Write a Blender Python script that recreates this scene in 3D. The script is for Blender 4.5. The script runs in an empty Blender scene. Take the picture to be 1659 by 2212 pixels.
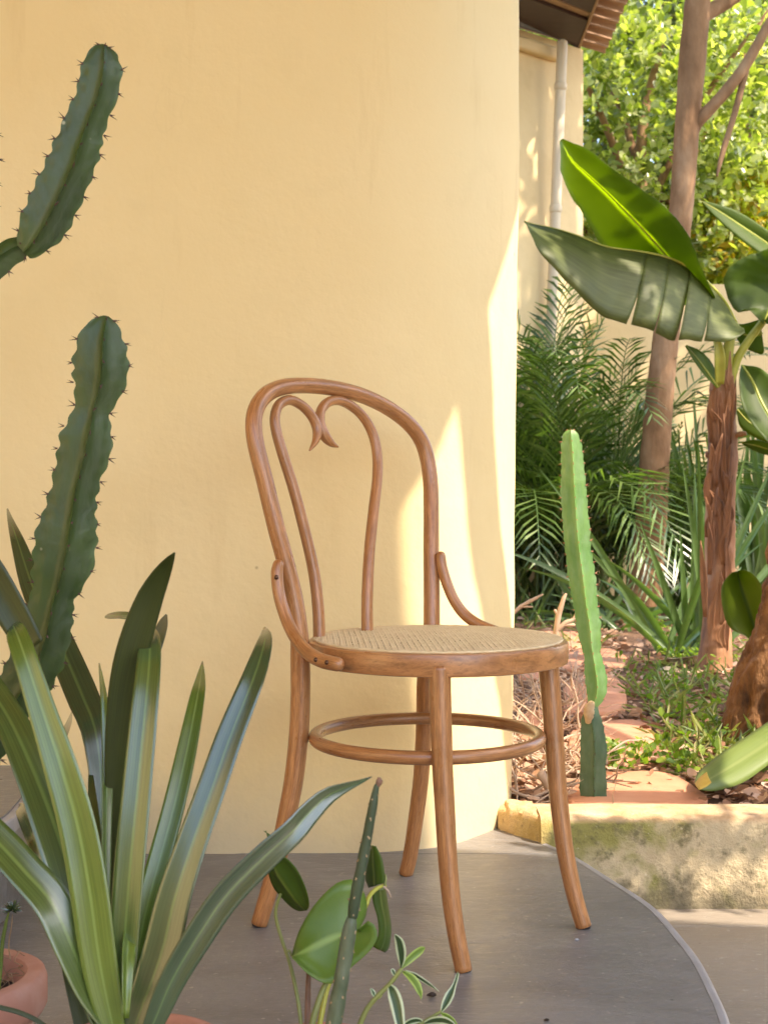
import bpy, math, random
import numpy as np
from mathutils import Vector, Matrix, noise

random.seed(7); rng = np.random.default_rng(7)
R = math.radians
scene = bpy.context.scene
COL = scene.collection

# ------------------------------------------------------------------ camera
FPX, CAMH, HZ = 3100.0, 0.70, 1045.0          # focal length and horizon for a 1659 x 2212 frame
cam_d = bpy.data.cameras.new('camera'); cam = bpy.data.objects.new('camera', cam_d); COL.objects.link(cam)
cam.location = (0, 0, CAMH); cam.rotation_euler = (R(90), 0, 0)
cam_d.sensor_fit = 'VERTICAL'; cam_d.sensor_height = 36.0; cam_d.lens = 36.0 * FPX / 2212
cam_d.shift_y = -(1106 - HZ) / 2212
cam_d.clip_start = 0.05; cam_d.clip_end = 500
cam_d.dof.use_dof = True; cam_d.dof.focus_distance = 2.2; cam_d.dof.aperture_fstop = 14
scene.camera = cam

# ------------------------------------------------------------------ light
SUN_AZ, SUN_EL = R(-30), R(51)                # azimuth from +X towards +Y
to_sun = Vector((math.cos(SUN_EL) * math.cos(SUN_AZ), math.cos(SUN_EL) * math.sin(SUN_AZ), math.sin(SUN_EL)))
world = bpy.data.worlds.new('World'); scene.world = world; world.use_nodes = True
wn = world.node_tree; wn.nodes.clear()
sky = wn.nodes.new('ShaderNodeTexSky'); sky.sky_type = 'NISHITA'; sky.sun_disc = False
sky.sun_elevation = SUN_EL; sky.sun_rotation = R(90) - SUN_AZ; sky.dust_density = 2.0; sky.air_density = 1.0
bg = wn.nodes.new('ShaderNodeBackground'); bg.inputs[1].default_value = 0.15
wo = wn.nodes.new('ShaderNodeOutputWorld')
wn.links.new(sky.outputs[0], bg.inputs[0]); wn.links.new(bg.outputs[0], wo.inputs[0])
sun_d = bpy.data.lights.new('sun', 'SUN'); sun_d.energy = 2.0; sun_d.angle = R(0.6); sun_d.color = (1.0, 0.885, 0.76)
sun = bpy.data.objects.new('sun', sun_d); COL.objects.link(sun)
sun.rotation_euler = to_sun.to_track_quat('Z', 'Y').to_euler()
vs = scene.view_settings
vs.view_transform = 'Standard'; vs.look = 'None'; vs.gamma = 1.0; vs.use_curve_mapping = False
vs.exposure = 2.36
vs.use_white_balance = True; vs.white_balance_temperature = 7000; vs.white_balance_tint = 10

# ------------------------------------------------------------------ helpers
def at(x, y, Y):
    """a point seen at (x, y) in the 1659 x 2212 photograph, standing Y metres away"""
    return Vector(((x - 829.5) / FPX * Y, Y, CAMH - (y - HZ) / FPX * Y))

def ground_at(x, y, z=0.0):
    return at(x, y, (CAMH - z) * FPX / (y - HZ))

def tag(o, label=None, cat=None, group=None, kind=None):
    if label: o['label'] = label
    if cat: o['category'] = cat
    if group: o['group'] = group
    if kind: o['kind'] = kind
    return o

def empty(name, loc, label=None, cat=None, group=None, kind=None):
    o = bpy.data.objects.new(name, None); COL.objects.link(o); o.location = loc
    o.empty_display_size = 0.05
    return tag(o, label, cat, group, kind)

def link(name, me, parent=None):
    o = bpy.data.objects.new(name, me); COL.objects.link(o)
    if parent:
        o.parent = parent
        off = Vector((0, 0, 0)); p = parent
        while p: off += p.location; p = p.parent
        o.location = -off                      # meshes are written in world coordinates
    return o

class MB:
    def __init__(s): s.v = []; s.f = []; s.uv = []
    def grid(s, rows, cols, P, UV, closed=False):
        b = len(s.v)
        for i in range(rows):
            for j in range(cols): s.v.append(tuple(P[i][j]))
        for i in range(rows - 1):
            for j in range(cols if closed else cols - 1):
                j2 = (j + 1) % cols
                s.f.append((b + i * cols + j, b + i * cols + j2, b + (i + 1) * cols + j2, b + (i + 1) * cols + j))
                jj = j + 1
                s.uv.append([UV(i, j), UV(i, jj), UV(i + 1, jj), UV(i + 1, j)])
        return b
    def cap(s, idx, uv=(0, 0)):
        s.f.append(tuple(idx)); s.uv.append([uv] * len(idx))
    def poly_prism(s, pts, z0, z1):
        b = len(s.v); n = len(pts)
        for x, y in pts: s.v.append((x, y, z0))
        for x, y in pts: s.v.append((x, y, z1))
        for i in range(n):
            j = (i + 1) % n
            s.cap((b + i, b + j, b + n + j, b + n + i))
        s.cap([b + n + i for i in range(n)]); s.cap([b + n - 1 - i for i in range(n)])
    def box(s, c, sz, M=None):
        b = len(s.v); c = Vector(c)
        for dx, dy, dz in ((-1,-1,-1),(1,-1,-1),(1,1,-1),(-1,1,-1),(-1,-1,1),(1,-1,1),(1,1,1),(-1,1,1)):
            p = Vector((dx * sz[0] / 2, dy * sz[1] / 2, dz * sz[2] / 2))
            if M: p = M @ p
            s.v.append(tuple(c + p))
        for q in ((0,3,2,1),(4,5,6,7),(0,1,5,4),(1,2,6,5),(2,3,7,6),(3,0,4,7)): s.cap([b + k for k in q])
    def build(s, name, mat, parent=None, smooth=True, bevel=0.0, solid=0.0, auto=None):
        me = bpy.data.meshes.new(name); me.from_pydata(s.v, [], s.f)
        ul = me.uv_layers.new(name='UVMap')
        flat = [c for f in s.uv for p in f for c in p]
        ul.data.foreach_set('uv', flat)
        me.materials.append(mat)
        if smooth: me.polygons.foreach_set('use_smooth', [True] * len(me.polygons))
        me.update()
        o = link(name, me, parent)
        if smooth and auto: me.set_sharp_from_angle(angle=R(auto))
        if bevel:
            m = o.modifiers.new('bevel', 'BEVEL'); m.width = bevel; m.segments = 3; m.limit_method = 'ANGLE'; m.angle_limit = R(35)
        if solid:
            m = o.modifiers.new('solid', 'SOLIDIFY'); m.thickness = solid; m.offset = 0
        return o

def catmull(P, n):
    """n samples of a smooth curve through the tuples P (any dimension), even in arc length"""
    P = np.array([list(p) for p in P], float)
    if len(P) == 2:
        t = np.linspace(0, 1, n)[:, None]; return P[0] * (1 - t) + P[1] * t
    E = np.vstack([2 * P[0] - P[1], P, 2 * P[-1] - P[-2]])
    out = []
    for i in range(1, len(E) - 2):
        for t in np.linspace(0, 1, 12, endpoint=False):
            a, b, c, d = E[i-1], E[i], E[i+1], E[i+2]
            out.append(.5 * ((2*b) + (-a+c)*t + (2*a-5*b+4*c-d)*t*t + (-a+3*b-3*c+d)*t**3))
    out.append(P[-1]); out = np.array(out)
    s = np.concatenate([[0], np.cumsum(np.linalg.norm(np.diff(out[:, :3], axis=0), axis=1))])
    q = np.linspace(0, s[-1], n)
    return np.stack([np.interp(q, s, out[:, k]) for k in range(out.shape[1])], 1)

def frames(P):
    """parallel-transport frames"""
    n = len(P); T = [(P[min(i+1, n-1)] - P[max(i-1, 0)]).normalized() for i in range(n)]
    a = Vector((0, 0, 1)) if abs(T[0].z) < .9 else Vector((0, 1, 0))
    N = (a - T[0] * a.dot(T[0])).normalized(); out = []
    for i in range(n):
        N = (N - T[i] * N.dot(T[i])).normalized()
        out.append((T[i], N, T[i].cross(N)))
    return out

def tube(mb, pts, n=40, k=12, caps=True, closed=False, wob=0.0, seed=0):
    """pts: (x, y, z, radius)"""
    C = catmull(pts, n) if n else np.array(pts, float)
    P = [Vector(c[:3]) for c in C]; r = C[:, 3]; n = len(P)
    F = frames(P); rows = []
    L = [0]
    for i in range(1, n): L.append(L[-1] + (P[i] - P[i-1]).length)
    for i in range(n):
        T, N, B = F[i]; ring = []
        for j in range(k):
            a = 2 * math.pi * j / k; rr = r[i]
            d = N * math.cos(a) + B * math.sin(a)
            if wob: rr *= 1 + wob * noise.noise((P[i] + d * r[i]) * (.6 / max(r[i], .01)) + Vector((seed, 0, 0)))
            ring.append(P[i] + d * rr)
        rows.append(ring)
    if caps:                                     # rounded ends
        for e, sgn in ((0, -1), (n - 1, 1)):
            T = F[e][0] * sgn; extra = []
            for q in (.5, .85, 1.0):
                c = math.cos(math.asin(min(q, .999))); extra.append([P[e] + (p - P[e]) * c + T * (q * r[e] * caps_len) for p in rows[e if e == 0 else -1]])
            if e == 0: pre = extra[::-1]
            else: post = extra
        rows = pre + rows + post
        L = [L[0]] * 3 + L + [L[-1]] * 3
    b = mb.grid(len(rows), k, rows, lambda i, j: (L[i], j / k), True)
    if caps:
        mb.cap([b + j for j in range(k)][::-1]); mb.cap([b + (len(rows) - 1) * k + j for j in range(k)])
caps_len = 0.6

def blade(mb, left, mid, right, n=14, m=3, bulge=0.0, tip=None, ripple=0.0, seed=0):
    """a leaf blade from three 3-D polylines; m columns on each side; the halves may sag by bulge"""
    A, M_, B = [catmull([tuple(p) for p in q], n) for q in (left, mid, right)]
    rows = []
    for i in range(n):
        a, c, b = Vector(A[i]), Vector(M_[i]), Vector(B[i])
        w = (a - b); t = Vector(M_[min(i+1, n-1)] - M_[max(i-1, 0)])
        nn = w.cross(t); nn = nn.normalized() if nn.length > 1e-9 else Vector((0, -1, 0))
        row = []
        for s in range(-m, m + 1):
            k = abs(s) / m; e = a if s < 0 else b
            p = c.lerp(e, k) + nn * (bulge * w.length * (k * (1 - k)) * 4)
            if ripple: p += nn * ripple * w.length * k * noise.noise(p * (3.0 / max(w.length, .02)) + Vector((seed, 3.1, 0)))
            row.append(p)
        rows.append(row)
    k = 2 * m
    mb.grid(n, k + 1, rows, lambda i, j: (j / k, i / (n - 1)))

def strap(mb, pts, n=26, m=3, twist=0.0, fold=0.15, up=None, wave=0.0):
    """pts (x, y, z, width): a strap leaf that faces the viewer, turned about its own axis by twist degrees"""
    C = catmull(pts, n); rows = []
    for i in range(n):
        p = Vector(C[i][:3]); t = Vector(C[min(i+1, n-1)][:3] - C[max(i-1, 0)][:3]).normalized()
        view = (Vector((0, 0, CAMH)) - p).normalized() if up is None else up
        side = t.cross(view).normalized(); nn = side.cross(t).normalized()
        tw = twist if not callable(twist) else twist(i / (n - 1))
        side = Matrix.Rotation(R(tw), 3, t) @ side; nn = Matrix.Rotation(R(tw), 3, t) @ nn
        w = max(C[i][3], 0.0004) / 2; row = []
        for s in range(-m, m + 1):
            k = s / m
            row.append(p + side * (k * w) + nn * (fold * w * (abs(k) ** 1.5) + wave * w * math.sin(i * .9 + k)))
        rows.append(row)
    mb.grid(n, 2 * m + 1, rows, lambda i, j: (j / (2 * m), i / (n - 1)))

LEAF_T = np.array([[0,0,0],[-.32,.45,.06],[0,.5,0],[.32,.45,.06],[-.24,.82,.03],[.24,.82,.03],[0,1,-.04]], float)
LEAF_F = [(0,2,1),(0,3,2),(1,2,4),(2,3,5),(2,6,4),(2,5,6)]
def leaf_cloud(name, pos, direc, size, mat, parent=None, width=1.0, nrm=None, T=LEAF_T, F=LEAF_F):
    """many separate small leaves as one mesh"""
    n = len(pos); y = direc / np.linalg.norm(direc, axis=1, keepdims=True)
    if nrm is None: nrm = rng.normal(size=(n, 3))
    x = np.cross(y, nrm); x /= np.linalg.norm(x, axis=1, keepdims=True) + 1e-9
    z = np.cross(x, y)
    s = np.asarray(size).reshape(-1, 1, 1) * np.ones((n, 1, 1))
    V = (x[:, None, :] * T[None, :, 0:1] * width + y[:, None, :] * T[None, :, 1:2] + z[:, None, :] * T[None, :, 2:3]) * s + pos[:, None, :]
    k = len(T); V = V.reshape(-1, 3)
    tri = (np.array(F)[None] + (np.arange(n) * k)[:, None, None]).reshape(-1)
    me = bpy.data.meshes.new(name)
    me.vertices.add(len(V)); me.vertices.foreach_set('co', V.ravel())
    nt = len(tri) // 3
    me.loops.add(len(tri)); me.loops.foreach_set('vertex_index', tri.astype(np.int32))
    me.polygons.add(nt); me.polygons.foreach_set('loop_start', np.arange(nt, dtype=np.int32) * 3)
    me.polygons.foreach_set('use_smooth', np.ones(nt, bool))
    me.update(calc_edges=True); me.validate()
    me.materials.append(mat)
    return link(name, me, parent)

# ------------------------------------------------------------------ materials
def new_mat(name):
    m = bpy.data.materials.new(name); m.use_nodes = True; nt = m.node_tree; nt.nodes.clear()
    out = nt.nodes.new('ShaderNodeOutputMaterial'); bs = nt.nodes.new('ShaderNodeBsdfPrincipled')
    nt.links.new(bs.outputs[0], out.inputs[0])
    return m, nt, bs, out
def N(nt, t, **kw):
    n = nt.nodes.new(t)
    for k, v in kw.items():
        if k in n.inputs: n.inputs[k].default_value = v
        else: setattr(n, k, v)
    return n
def ramp(nt, fac, stops):
    r = nt.nodes.new('ShaderNodeValToRGB'); e = r.color_ramp.elements
    while len(e) < len(stops): e.new(0.5)
    for i, (p, c) in enumerate(stops):
        e[i].position = p; e[i].color = (*c, 1) if len(c) == 3 else c
    nt.links.new(fac, r.inputs[0]); return r
def mixc(nt, fac, a, b, mode='MIX'):
    n = nt.nodes.new('ShaderNodeMix'); n.data_type = 'RGBA'; n.blend_type = mode
    for sock, v in ((n.inputs[0], fac), (n.inputs[6], a), (n.inputs[7], b)):
        if isinstance(v, (int, float)): sock.default_value = v
        elif isinstance(v, tuple): sock.default_value = (*v, 1) if len(v) == 3 else v
        else: nt.links.new(v, sock)
    return n.outputs[2]
def coords(nt, kind='Object', scale=(1, 1, 1), rot=(0, 0, 0)):
    tc = nt.nodes.new('ShaderNodeTexCoord'); mp = nt.nodes.new('ShaderNodeMapping')
    mp.inputs['Scale'].default_value = scale; mp.inputs['Rotation'].default_value = rot
    nt.links.new(tc.outputs[kind], mp.inputs[0]); return mp.outputs[0]
def noise_n(nt, vec, scale, detail=5, rough=.55, dist=0.0):
    n = N(nt, 'ShaderNodeTexNoise', Scale=scale, Detail=detail, Roughness=rough, Distortion=dist)
    nt.links.new(vec, n.inputs['Vector']); return n.outputs['Fac']
def bump(nt, bs, h, strength=.3, dist=.01, prev=None):
    b = N(nt, 'ShaderNodeBump', Strength=strength, Distance=dist); nt.links.new(h, b.inputs['Height'])
    if prev: nt.links.new(prev, b.inputs['Normal'])
    nt.links.new(b.outputs[0], bs.inputs['Normal']); return b.outputs[0]

def mat_plaster(name, base, var, dirt=.25, spots=True):
    m, nt, bs, out = new_mat(name); v = coords(nt, 'Object')
    big = noise_n(nt, v, 1.6, 4); fine = noise_n(nt, v, 30, 6, .6); mid = noise_n(nt, v, 7, 5, .6)
    c = ramp(nt, big, [(.3, base), (.7, var)]).outputs[0]
    c = mixc(nt, ramp(nt, mid, [(.55, (0, 0, 0)), (.8, (dirt,) * 3)]).outputs[0], c, tuple(x * .82 for x in base))
    if spots:
        vo = N(nt, 'ShaderNodeTexVoronoi', Scale=9.0); nt.links.new(v, vo.inputs['Vector'])
        sp = ramp(nt, vo.outputs['Distance'], [(.02, (1, 1, 1)), (.045, (0, 0, 0))]).outputs[0]
        gate = ramp(nt, noise_n(nt, v, 4.3, 2), [(.58, (0, 0, 0)), (.62, (.75, .75, .75))]).outputs[0]
        c = mixc(nt, mixc(nt, 1.0, sp, gate, 'MULTIPLY'), c, (.22, .13, .05))
        # hairline cracks in the lower part
        vc = N(nt, 'ShaderNodeTexVoronoi', Scale=1.7, feature='DISTANCE_TO_EDGE')
        vd = N(nt, 'ShaderNodeVectorMath', operation='ADD'); nt.links.new(v, vd.inputs[0])
        nz = N(nt, 'ShaderNodeTexNoise', Scale=5.0, Detail=4); nt.links.new(v, nz.inputs['Vector'])
        sc = N(nt, 'ShaderNodeVectorMath', operation='SCALE'); sc.inputs['Scale'].default_value = .25; nt.links.new(nz.outputs['Color'], sc.inputs[0])
        nt.links.new(sc.outputs[0], vd.inputs[1]); nt.links.new(vd.outputs[0], vc.inputs['Vector'])
        cr = ramp(nt, vc.outputs['Distance'], [(.0, (1, 1, 1)), (.0035, (0, 0, 0))]).outputs[0]
        g2 = ramp(nt, noise_n(nt, v, 2.1, 2), [(.62, (0, 0, 0)), (.70, (.10, .10, .10))]).outputs[0]
        c = mixc(nt, mixc(nt, 1.0, cr, g2, 'MULTIPLY'), c, (.42, .30, .16))
    if spots:
        tc2 = nt.nodes.new('ShaderNodeTexCoord'); sz = nt.nodes.new('ShaderNodeSeparateXYZ'); nt.links.new(tc2.outputs['Object'], sz.inputs[0])
        ms = N(nt, 'ShaderNodeMath', operation='MULTIPLY_ADD'); nt.links.new(noise_n(nt, v, 5, 6, .7), ms.inputs[0]); ms.inputs[1].default_value = -.34; nt.links.new(sz.outputs[2], ms.inputs[2])
        # splashed dirt along the foot
        sh_ = N(nt, 'ShaderNodeMapRange'); nt.links.new(ms.outputs[0], sh_.inputs[0]); sh_.inputs[1].default_value = .0; sh_.inputs[2].default_value = -.19; sh_.inputs[3].default_value = 0; sh_.inputs[4].default_value = .5
        c = mixc(nt, sh_.outputs[0], c, (.50, .42, .30))
        # faint run marks and smudges
        rn = noise_n(nt, coords(nt, 'Object', (9, 9, 1.1)), 1.5, 5, .65); c = mixc(nt, ramp(nt, rn, [(.60, (0, 0, 0)), (.78, (.30,) * 3)]).outputs[0], c, (.62, .43, .19))
    nt.links.new(c, bs.inputs['Base Color']); bs.inputs['Roughness'].default_value = .75
    b1 = bump(nt, bs, mid, .32, .014); bump(nt, bs, fine, .16, .004, b1)
    return m

def mat_wood(name, dark, light, rough=.36, coat=.25):
    m, nt, bs, out = new_mat(name); v = coords(nt, 'UV', (5, 5, 1)); v2 = coords(nt, 'UV', (16, 34, 1)); v3 = coords(nt, 'UV', (9, 3, 1)); v4 = coords(nt, 'UV', (70, 120, 1))
    a = noise_n(nt, v, 2.2, 6, .65, 1.2); b = noise_n(nt, v2, 1.6, 5, .7, .4); b3 = noise_n(nt, v3, 2.0, 4); d = noise_n(nt, v4, 2.0, 3)
    c = ramp(nt, a, [(.30, dark), (.50, tuple((x + y) / 2 for x, y in zip(dark, light))), (.70, light)]).outputs[0]
    c = mixc(nt, ramp(nt, b, [(.46, (0, 0, 0)), (.66, (.7,) * 3)]).outputs[0], c, tuple(x * .55 for x in dark))
    c = mixc(nt, ramp(nt, b3, [(.56, (0, 0, 0)), (.72, (.45,) * 3)]).outputs[0], c, tuple(min(1, x * 1.35) for x in light))
    c = mixc(nt, ramp(nt, d, [(.60, (0, 0, 0)), (.72, (.55,) * 3)]).outputs[0], c, tuple(x * .35 for x in dark))
    nt.links.new(c, bs.inputs['Base Color'])
    rr = ramp(nt, b3, [(.3, (rough - .06,) * 3), (.8, (rough + .2,) * 3)]).outputs[0]; nt.links.new(rr, bs.inputs['Roughness'])
    bs.inputs['Coat Weight'].default_value = coat; bs.inputs['Coat Roughness'].default_value = .26
    b1 = bump(nt, bs, b, .15, .002); bump(nt, bs, d, .12, .001, b1); return m

def mat_leaf(name, cols, rough=.4, trans=.35, tint=None, stripes=0.0, island=False, edge=None, vein=None, spec=.5, mottle=6.0, coat=0.0, tip=None):
    """cols: two greens; translucent; stripes run along the blade; edge: pale margin; vein: midrib colour"""
    m, nt, bs, out = new_mat(name)
    v = coords(nt, 'Object'); big = noise_n(nt, v, mottle, 3)
    if island:
        g = nt.nodes.new('ShaderNodeNewGeometry'); fac = g.outputs['Random Per Island']
        pos = [i / (len(cols) - 1) for i in range(len(cols))]
        c = ramp(nt, fac, list(zip(pos, cols))).outputs[0]
    else:
        c = ramp(nt, big, [(.3, cols[0]), (.7, cols[1])]).outputs[0]
    tc = nt.nodes.new('ShaderNodeTexCoord'); sx = nt.nodes.new('ShaderNodeSeparateXYZ'); nt.links.new(tc.outputs['UV'], sx.inputs[0])
    hgt = None
    if stripes:
        sv = coords(nt, 'UV', (22, 1.2, 1)); st = noise_n(nt, sv, 2.0, 4, .6)
        c = mixc(nt, ramp(nt, st, [(.4, (0, 0, 0)), (.75, (stripes,) * 3)]).outputs[0], c, tuple(min(1, x * 2.1) for x in cols[1])); hgt = st
    if vein:
        r = ramp(nt, sx.outputs[0], [(.44, (0, 0, 0)), (.485, (.8,) * 3), (.515, (.8,) * 3), (.56, (0, 0, 0))]).outputs[0]
        c = mixc(nt, r, c, vein)
    if tip:
        c = mixc(nt, ramp(nt, sx.outputs[1], [(.925, (0, 0, 0)), (.965, (1, 1, 1))]).outputs[0], c, tip)
    if edge:
        r = ramp(nt, sx.outputs[0], [(.0, (1, 1, 1)), (.16, (1, 1, 1)), (.24, (0, 0, 0)), (.76, (0, 0, 0)), (.84, (1, 1, 1)), (1, (1, 1, 1))]).outputs[0]
        c = mixc(nt, r, c, edge)
    nt.links.new(c, bs.inputs['Base Color']); bs.inputs['Roughness'].default_value = rough
    bs.inputs['Specular IOR Level'].default_value = spec; bs.inputs['Coat Weight'].default_value = coat; bs.inputs['Coat Roughness'].default_value = .22
    tr = nt.nodes.new('ShaderNodeBsdfTranslucent')
    tcol = mixc(nt, 1.0, c, tint or (1.6, 1.9, .6), 'MULTIPLY'); nt.links.new(tcol, tr.inputs[0])
    mx = nt.nodes.new('ShaderNodeMixShader'); mx.inputs[0].default_value = trans
    nt.links.new(bs.outputs[0], mx.inputs[1]); nt.links.new(tr.outputs[0], mx.inputs[2]); nt.links.new(mx.outputs[0], out.inputs[0])
    if hgt is not None: bump(nt, bs, hgt, .12, .001)
    else: bump(nt, bs, noise_n(nt, v, mottle * 12, 3), .12, .002)
    return m

def mat_simple(name, cols, scale=8, rough=.6, bumps=.3, bscale=40, bdist=.004, detail=5, metallic=0.0, stretch=(1, 1, 1), coord='Object', spec=.5):
    m, nt, bs, out = new_mat(name); v = coords(nt, coord, stretch)
    a = noise_n(nt, v, scale, detail, .6); pos = [.25 + .5 * i / (len(cols) - 1) for i in range(len(cols))]
    c = ramp(nt, a, list(zip(pos, cols))).outputs[0]
    nt.links.new(c, bs.inputs['Base Color']); bs.inputs['Roughness'].default_value = rough; bs.inputs['Metallic'].default_value = metallic
    bs.inputs['Specular IOR Level'].default_value = spec
    if bumps: bump(nt, bs, noise_n(nt, v, bscale, 6, .65), bumps, bdist)
    return m

def mat_slate(name, base, lite):
    m, nt, bs, out = new_mat(name); v = coords(nt, 'Object', (1.6, 2.8, 2)); v2 = coords(nt, 'Object', (1, 1, 1)); v3 = coords(nt, 'Object', (12, 26, 12))
    a = noise_n(nt, v, 2.2, 7, .65, .5); b = noise_n(nt, v3, 2.5, 6, .7); d = noise_n(nt, v2, 2.4, 3)
    c = ramp(nt, a, [(.25, base), (.75, lite)]).outputs[0]
    c = mixc(nt, ramp(nt, b, [(.5, (0, 0, 0)), (.78, (.5,) * 3)]).outputs[0], c, tuple(x * 1.35 for x in lite))
    c = mixc(nt, ramp(nt, d, [(.4, (0, 0, 0)), (.7, (.35,) * 3)]).outputs[0], c, tuple(x * .75 for x in base))
    sp = noise_n(nt, v2, 85, 2); c = mixc(nt, ramp(nt, sp, [(.66, (0, 0, 0)), (.74, (.6,) * 3)]).outputs[0], c, (.45, .42, .38))
    sv = N(nt, 'ShaderNodeTexVoronoi', Scale=14.0); nt.links.new(v2, sv.inputs['Vector'])
    dk = ramp(nt, sv.outputs['Distance'], [(.02, (.8,) * 3), (.05, (0, 0, 0))]).outputs[0]
    gate = ramp(nt, noise_n(nt, v2, 6, 2), [(.55, (0, 0, 0)), (.6, (1, 1, 1))]).outputs[0]
    c = mixc(nt, mixc(nt, 1.0, dk, gate, 'MULTIPLY'), c, (.035, .03, .025))
    nt.links.new(c, bs.inputs['Base Color'])
    rr = ramp(nt, b, [(.3, (.28,) * 3), (.75, (.55,) * 3)]).outputs[0]; nt.links.new(rr, bs.inputs['Roughness'])
    b1 = bump(nt, bs, a, .35, .010); bump(nt, bs, b, .5, .004, b1); return m

WALL = (.70, .50, .24)
M = {}
M['plaster'] = mat_plaster('plaster_yellow', (.79, .612, .305), (.83, .665, .362))
M['plaster_far'] = mat_plaster('plaster_far', (.58, .43, .215), (.68, .53, .29), .4, False)
M['slate'] = mat_slate('slate_floor', (.128, .122, .120), (.245, .236, .230))
M['slate_low'] = mat_slate('stone_floor', (.22, .185, .15), (.31, .27, .22))
M['trim'] = mat_simple('slab_edge', [(.26, .26, .28), (.36, .36, .39)], 20, .35, .1)
M['wood'] = mat_wood('bentwood', (.33, .130, .040), (.56, .255, .092), .30, .4)
M['cane'] = mat_simple('cane', [(.66, .50, .27), (.82, .67, .42)], 60, .5, .2, 200, .001)
M['glide'] = mat_simple('rubber', [(.03, .02, .02), (.05, .04, .04)], 30, .6, 0)
M['screw'] = mat_simple('screw_head', [(.10, .05, .03), (.18, .10, .06)], 30, .3, 0, metallic=.8)
M['terracotta'] = mat_simple('terracotta', [(.38, .155, .10), (.47, .225, .16), (.56, .34, .27)], 9, .8, .25, 70, .003)
M['soil'] = mat_simple('potting_soil', [(.02, .014, .01), (.06, .04, .03)], 40, .95, .9, 60, .01)
M['roots'] = mat_simple('dry_roots', [(.22, .14, .08), (.36, .26, .16)], 30, .9, .2)
M['twig'] = mat_simple('dry_twig', [(.30, .20, .13), (.48, .36, .27)], 25, .9, .3)
M['cane_gap_dark'] = mat_simple('cane_gap_shadow', [(.20, .12, .05), (.26, .17, .08)], 30, .9, 0)
M['downpipe'] = mat_simple('painted_pipe', [(.56, .45, .30), (.62, .52, .37)], 3, .45, .05)
M['darkboard'] = mat_simple('dark_board', [(.035, .018, .014), (.06, .033, .026)], 6, .6, .2, 30, .003, stretch=(1, 8, 1))
M['batten'] = mat_simple('eave_batten', [(.30, .18, .10), (.40, .26, .15)], 8, .7, .2)
M['rooftile'] = mat_simple('roof_tile', [(.34, .19, .11), (.46, .28, .17)], 10, .8, .3)
M['ceiling'] = mat_simple('timber_ceiling', [(.50, .26, .08), (.60, .34, .12)], 4, .6, .2, stretch=(1, 9, 1))
M['flag'] = mat_simple('sandstone_flag', [(.40, .165, .085), (.50, .225, .125), (.58, .31, .19)], 5, .85, .5, 22, .008)
M['barktall'] = mat_simple('smooth_bark', [(.14, .068, .026), (.25, .135, .062), (.36, .225, .125)], 9, .85, .6, 30, .012, stretch=(1, 1, .5))
M['barkrough'] = mat_simple('rough_bark', [(.03, .012, .004), (.15, .066, .02), (.27, .135, .05)], 30, .9, 1.0, 26, .03, stretch=(1, 1, .35))
M['bananabark'] = mat_simple('banana_sheath', [(.06, .03, .028), (.32, .145, .065), (.56, .31, .17)], 13, .75, .8, 24, .012, stretch=(1, 1, .16), detail=8)
M['petiole'] = mat_simple('petiole', [(.30, .32, .04), (.48, .46, .08)], 12, .4, .1)
M['spine'] = mat_simple('spine', [(.05, .02, .015), (.09, .04, .03)], 30, .6, 0)
M['spine_red'] = mat_simple('spine_reddish', [(.28, .10, .05), (.40, .2, .1)], 30, .6, 0)  # reddish spines of the upright garden cactus

def mat_cactus(name, a, b, waxy):
    m, nt, bs, out = new_mat(name); v = coords(nt, 'Object'); uv = coords(nt, 'UV', (1, 1, 1))
    n1 = noise_n(nt, v, 12, 4, .6, .5); st = noise_n(nt, coords(nt, 'Object', (1, 1, .35)), 60, 4, .6)
    c = ramp(nt, n1, [(.3, a), (.7, b)]).outputs[0]
    c = mixc(nt, ramp(nt, st, [(.44, (0, 0, 0)), (.74, (.6,) * 3)]).outputs[0], c, waxy)
    # scattered pale scars
    vo = N(nt, 'ShaderNodeTexVoronoi', Scale=38.0); nt.links.new(v, vo.inputs['Vector'])
    sp = ramp(nt, vo.outputs['Distance'], [(.05, (1, 1, 1)), (.10, (0, 0, 0))]).outputs[0]
    gate = ramp(nt, noise_n(nt, v, 9, 2), [(.6, (0, 0, 0)), (.64, (.6,) * 3)]).outputs[0]
    c = mixc(nt, mixc(nt, 1.0, sp, gate, 'MULTIPLY'), c, (.45, .42, .28))
    nt.links.new(c, bs.inputs['Base Color']); bs.inputs['Roughness'].default_value = .45
    bs.inputs['Subsurface Weight'].default_value = .12; bs.inputs['Subsurface Radius'].default_value = (.3, .6, .1); bs.inputs['Subsurface Scale'].default_value = .01
    b1 = bump(nt, bs, st, .25, .003); bump(nt, bs, n1, .3, .01, b1); return m
M['cactus'] = mat_cactus('euphorbia_skin', (.019, .040, .007), (.048, .082, .015), (.058, .082, .04))
M['cactus_pale'] = mat_cactus('euphorbia_skin_pale', (.085, .20, .045), (.145, .27, .075), (.19, .30, .15))  # paler green skin of the upright garden cactus
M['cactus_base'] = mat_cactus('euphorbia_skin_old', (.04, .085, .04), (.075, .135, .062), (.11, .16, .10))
M['scar'] = mat_simple('cork_scar', [(.32, .2, .1), (.55, .42, .26)], 40, .9, .5)
M['spinystem'] = mat_cactus('spiny_stem_skin', (.025, .045, .02), (.045, .07, .032), (.09, .115, .075))

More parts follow.
